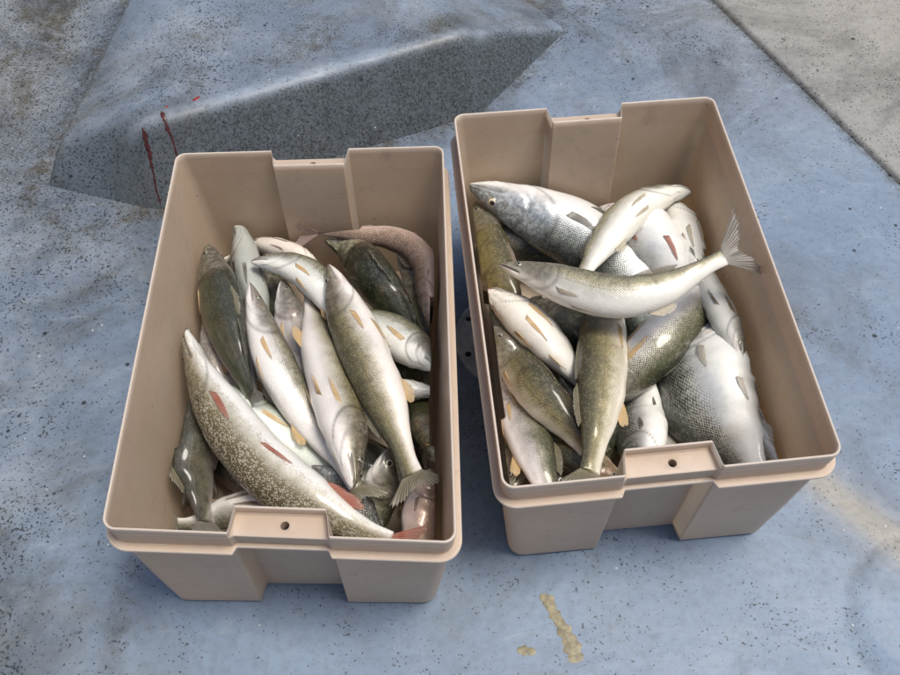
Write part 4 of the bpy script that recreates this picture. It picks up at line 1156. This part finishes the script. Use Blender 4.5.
    'L29': ([(-0.3195, 0.8729, 0.0572), (-0.3367, 0.8648, 0.0262), (-0.3364, 0.8174, 0.0484), (-0.3295, 0.7644, 0.0798), (-0.3247, 0.7321, 0.0817), (-0.3134, 0.7003, 0.0857), (-0.3, 0.6695, 0.0907), (-0.2872, 0.6455, 0.0872), (-0.2735, 0.622, 0.0846)], 0.0207, (-0.942, -0.247, -0.225)),
    'L30': ([(-0.0881, 0.6415, 0.1193), (-0.081, 0.6213, 0.1126), (-0.0754, 0.6117, 0.0867), (-0.07, 0.6077, 0.049), (-0.0644, 0.5931, 0.0299), (-0.0595, 0.571, 0.025), (-0.0565, 0.5415, 0.036), (-0.0578, 0.5062, 0.0628), (-0.061, 0.4775, 0.0784)], 0.0228, (0.871, -0.044, 0.489)),
    'R25': ([(0.0487, 0.9624, 0.0906), (0.0594, 0.9359, 0.0769), (0.0681, 0.9078, 0.0651), (0.0763, 0.8716, 0.0625), (0.084, 0.8306, 0.0669), (0.0961, 0.7935, 0.0708), (0.1074, 0.7615, 0.0683), (0.116, 0.7279, 0.0677), (0.1237, 0.6931, 0.0704)], 0.029, (-0.945, -0.205, 0.254)),
    'L32': ([(-0.3287, 0.9058, 0.0651), (-0.3422, 0.899, 0.028), (-0.3427, 0.8672, 0.0223), (-0.3337, 0.8308, 0.0243), (-0.3208, 0.7947, 0.0284), (-0.3, 0.7464, 0.0549), (-0.2765, 0.6959, 0.0898), (-0.2587, 0.6643, 0.0986), (-0.2433, 0.6407, 0.0961)], 0.0229, (0.859, 0.18, -0.479)),
    'L33': ([(-0.1517, 0.6298, 0.0724), (-0.1419, 0.6373, 0.0376), (-0.1288, 0.6327, 0.0253), (-0.114, 0.6234, 0.0232), (-0.0986, 0.6151, 0.0221), (-0.0822, 0.617, 0.021), (-0.0677, 0.6251, 0.0246), (-0.0538, 0.6253, 0.047), (-0.0404, 0.6219, 0.0767)], 0.0193, (0.208, 0.671, 0.712)),
    'R27': ([(0.1687, 0.7164, 0.1137), (0.1776, 0.7003, 0.1022), (0.1859, 0.6829, 0.0927), (0.1958, 0.6746, 0.0671), (0.207, 0.6716, 0.0306), (0.2128, 0.6522, 0.0217), (0.2166, 0.6292, 0.0196), (0.2194, 0.6062, 0.0179), (0.2198, 0.5782, 0.0272)], 0.0212, (0.904, -0.138, 0.404)),
    'R28': ([(0.3012, 0.5341, 0.1076), (0.3137, 0.5649, 0.09), (0.3258, 0.6005, 0.066), (0.3323, 0.6338, 0.0493), (0.3334, 0.6613, 0.0444), (0.3328, 0.6907, 0.0364), (0.3323, 0.7234, 0.024), (0.3301, 0.7531, 0.0181), (0.3234, 0.7736, 0.0275)], 0.0213, (0.999, -0.009, -0.033)),
}
# ------------------------------------------------------------------ the catch, fish by fish
GL, GR = 'fish piled in the tub with the pike', 'fish piled in the tub with the raised tail'
def walleye(fid, label, var, **k): return make_fish(fid, 'walleye', label, 'walleye', var, group=GL if fid[0] == 'L' else GR, **k)
walleye('L2', 'large gold walleye down the middle right of its tub, tail fanned near the front corner', 'gold', tail='olive', tail_spread=1.15)
walleye('L3', 'gold and white walleye lying head down just left of the largest gold walleye', 'gold', tail='cream')
walleye('L4', 'slim white bellied walleye between the spotted pike and the head down walleye', 'pale', tail='olive', paired='amber')
walleye('L5', 'dark green backed walleye along the tub wall above the spotted pike', 'dark', tail='grey')
walleye('L6', 'grey fish head pointing up at the back corner of the tub with the pike', 'grey', paired='grey', tint=(.62, .68, .66))
walleye('L7', 'small white fish with snout pointing to the tub wall, above the slim white walleye', 'pale', tail='white')
walleye('L8', 'pale pinkish fish head just under the pink forked tail', 'pale', tint=(1.0, .9, .88), paired='pinkgrey', tail='grey')
make_fish('L1', 'northern_pike', 'long cream spotted pike with red fins at the front left', 'pike', 'pike', group=GL, tail='red', paired='red', dors='red', fork=.5)
make_fish('L9', 'sucker_fish', 'tan sucker curled along the back wall with its pink forked tail out', 'sucker', 'sucker', group=GL, tail='pinkgrey', paired='pinkgrey', dors='brown', tail_len=.062, tail_spread=1.15, fork=.38, tint=(1.0, .90, .88))
walleye('L10', 'black green fish under the tan sucker at the back wall', 'verydark', tail='dark', paired='dark', dors='dark', skip=('eye1', 'eye-1'), tint=(1.9, 1.9, 1.7))
walleye('L11', 'dark fish squeezed between the black green fish and the tub wall', 'dark', tail='dark', paired='dark', dors='dark')
walleye('L12', 'pale fish head facing the wall right beside the largest gold walleye', 'pale', tail='grey')
walleye('L13', 'pale lower jaw showing beneath the pale head that faces the wall', 'pale', tail='grey', paired='grey', skip=('eye1', 'eye-1'))
walleye('L14', 'olive fish with a gold eye, upright between gold walleye tail and wall', 'dark', eye_tint=(1.3, 1.0, .35), tint=(1.3, 1.2, 1.0), eye_size=.95)
make_fish('L15', 'sucker_fish', 'smooth pinkish tan fish under the fanned gold walleye tail', 'sucker', 'pink', group=GL, tail='pinkgrey', paired='pinkgrey', dors='brown', tint=(1.35, 1.3, 1.3))
walleye('L16', 'white bellied fish with a round pale eye below the two gold walleyes', 'pale', eye_tint=(1.2, 1.15, 1.0), eye_size=1.35)
walleye('L17', 'silvery white fish partly covered by the spotted pike', 'pale', tint=(.95, 1.0, 1.02), tail='red')
walleye('L19', 'lilac grey fish between the slim white walleye and head down walleye', 'lilac', tail='grey')
walleye('L20', 'dark blue grey fish wedged between the spotted pike and tub wall', 'dark', tint=(1.1, 1.05, 1.15), tail='grey', paired='grey', skip=('eye1', 'eye-1'))
walleye('L21', 'greenish silver fish at the front wall under the spotted pike', 'grey', tail='grey', paired='brown')
walleye('L22', 'pale lilac fish under the dark green backed walleye', 'lilac', tail='grey', paired='brown')
make_fish('L23', 'whitefish', 'silver scaled fish glimpsed between pike belly and slim walleye tail', 'whitefish', 'whitefish', group=GL, tail='grey', paired='grey', dors='grey')

FREE_FINS.add('tail_fin')
walleye('R3', 'cream walleye lying across the top with its tail raised over the rim', 'cream', tail='grey', fork=.40, tail_len=.070, tail_spread=1.1, tail_bend=.05, paired='cream')
FREE_FINS.clear()
walleye('R2', 'belly up cream walleye in the back right corner of the tub', 'cream', paired='cream', tail='cream')
walleye('R4', 'gold backed walleye hanging tail down in the middle of the front wall', 'gold', tail='olive', tint=(1.08, 1.04, .98))
walleye('R5', 'silver olive walleye slanting under the walleye with the raised tail', 'silver', tail='dark', paired='amber', anal='dark')
walleye('R1', 'large fish head with blue white cheek and staring eye, back left corner', 'bluehead', eye_tint=(1.3, 1.25, 1.1), eye_size=1.0, paired='dark', dors='dark')
walleye('R6', 'belly up walleye with bloody mouth at the left wall', 'cream', blood=.9, paired='amber', tail='dark', dors='dark')
walleye('R7', 'grey headed gold walleye below the walleye with bloody mouth', 'gold', tint=(1.05, 1.05, 1.08))
walleye('R8', 'lilac white walleye in the front left corner of the tub', 'silver', tint=(1.05, 1.02, 1.1))
make_fish('R9', 'whitefish', 'deep whitefish showing broad white belly in the front right corner', 'whitefish', 'whitefish', group=GR, tail='dark', paired='white', anal='white', dors='dark', blood=.9, tint=(1.04, 1.04, 1.03))
make_fish('R11', 'whitefish', 'silver scaled whitefish behind the walleye with the raised tail', 'whitefish', 'whitefish', group=GR, tail='dark', paired='red', dors='grey', blood=.8)
walleye('R10', 'small grey fish hanging head down beside the right wall', 'grey', paired='brown', tail='grey')
walleye('R12', 'white bellied fish tucked under the belly up cream walleye', 'cream', paired='cream', tail='grey')
walleye('R13', 'mustard yellow fish against the left wall under the large fish head', 'yellow', paired='brown', tail='brown', dors='brown')
make_fish('R14', 'whitefish', 'pale scaled fish upright at the front wall behind the handle notch', 'whitefish', 'whitefish', group=GR, tail='dark', paired='dark', dors='dark')
walleye('R16', 'dark brown fish low at the front wall beside the gold tail', 'dark', tint=(1.3, 1.1, .9))
walleye('R18', 'narrow pale fish squeezed between the whitefish belly and right wall', 'grey', paired='pinkgrey')
walleye('R19', 'dark fish deep in the front left corner under the lilac white walleye', 'dark')
walleye('L24', 'dark tail end fish in the front left gap beside the wall', 'dark', tail='grey', tail_len=.05)
walleye('L25', 'grey fish deep below the spotted pike near the front wall', 'grey')
walleye('L26', 'dark fish glimpsed deep between the green backed and slim white walleyes', 'dark')
walleye('L28', 'grey fish deep under the head down walleye snout', 'grey')
walleye('R21', 'black fish in the shadow below the blue white cheek', 'verydark', dors='dark', paired='dark', tail='dark')
walleye('R22', 'dark fish deep under the middle of the walleye with raised tail', 'dark')
walleye('R24', 'dark fish deep under the gold backed walleye at the front', 'dark')
walleye('L29', 'pale fish sliver between the dark green backed walleye and the pike', 'pale')
walleye('L30', 'grey fish beside the largest gold walleye near its tail', 'grey')
walleye('R25', 'grey fish low at the left wall behind the bloody mouth', 'grey', paired='grey')

walleye('L32', 'slim pale fish between the green backed walleye and slim white walleye', 'pale')
walleye('L33', 'small gold fish crossing under the two gold walleyes near their front ends', 'gold')
walleye('R27', 'slim gold fish between the grey headed and gold backed walleyes', 'gold')
walleye('R28', 'slim pale fish beside the deep whitefish at the front wall', 'pale', paired='cream')
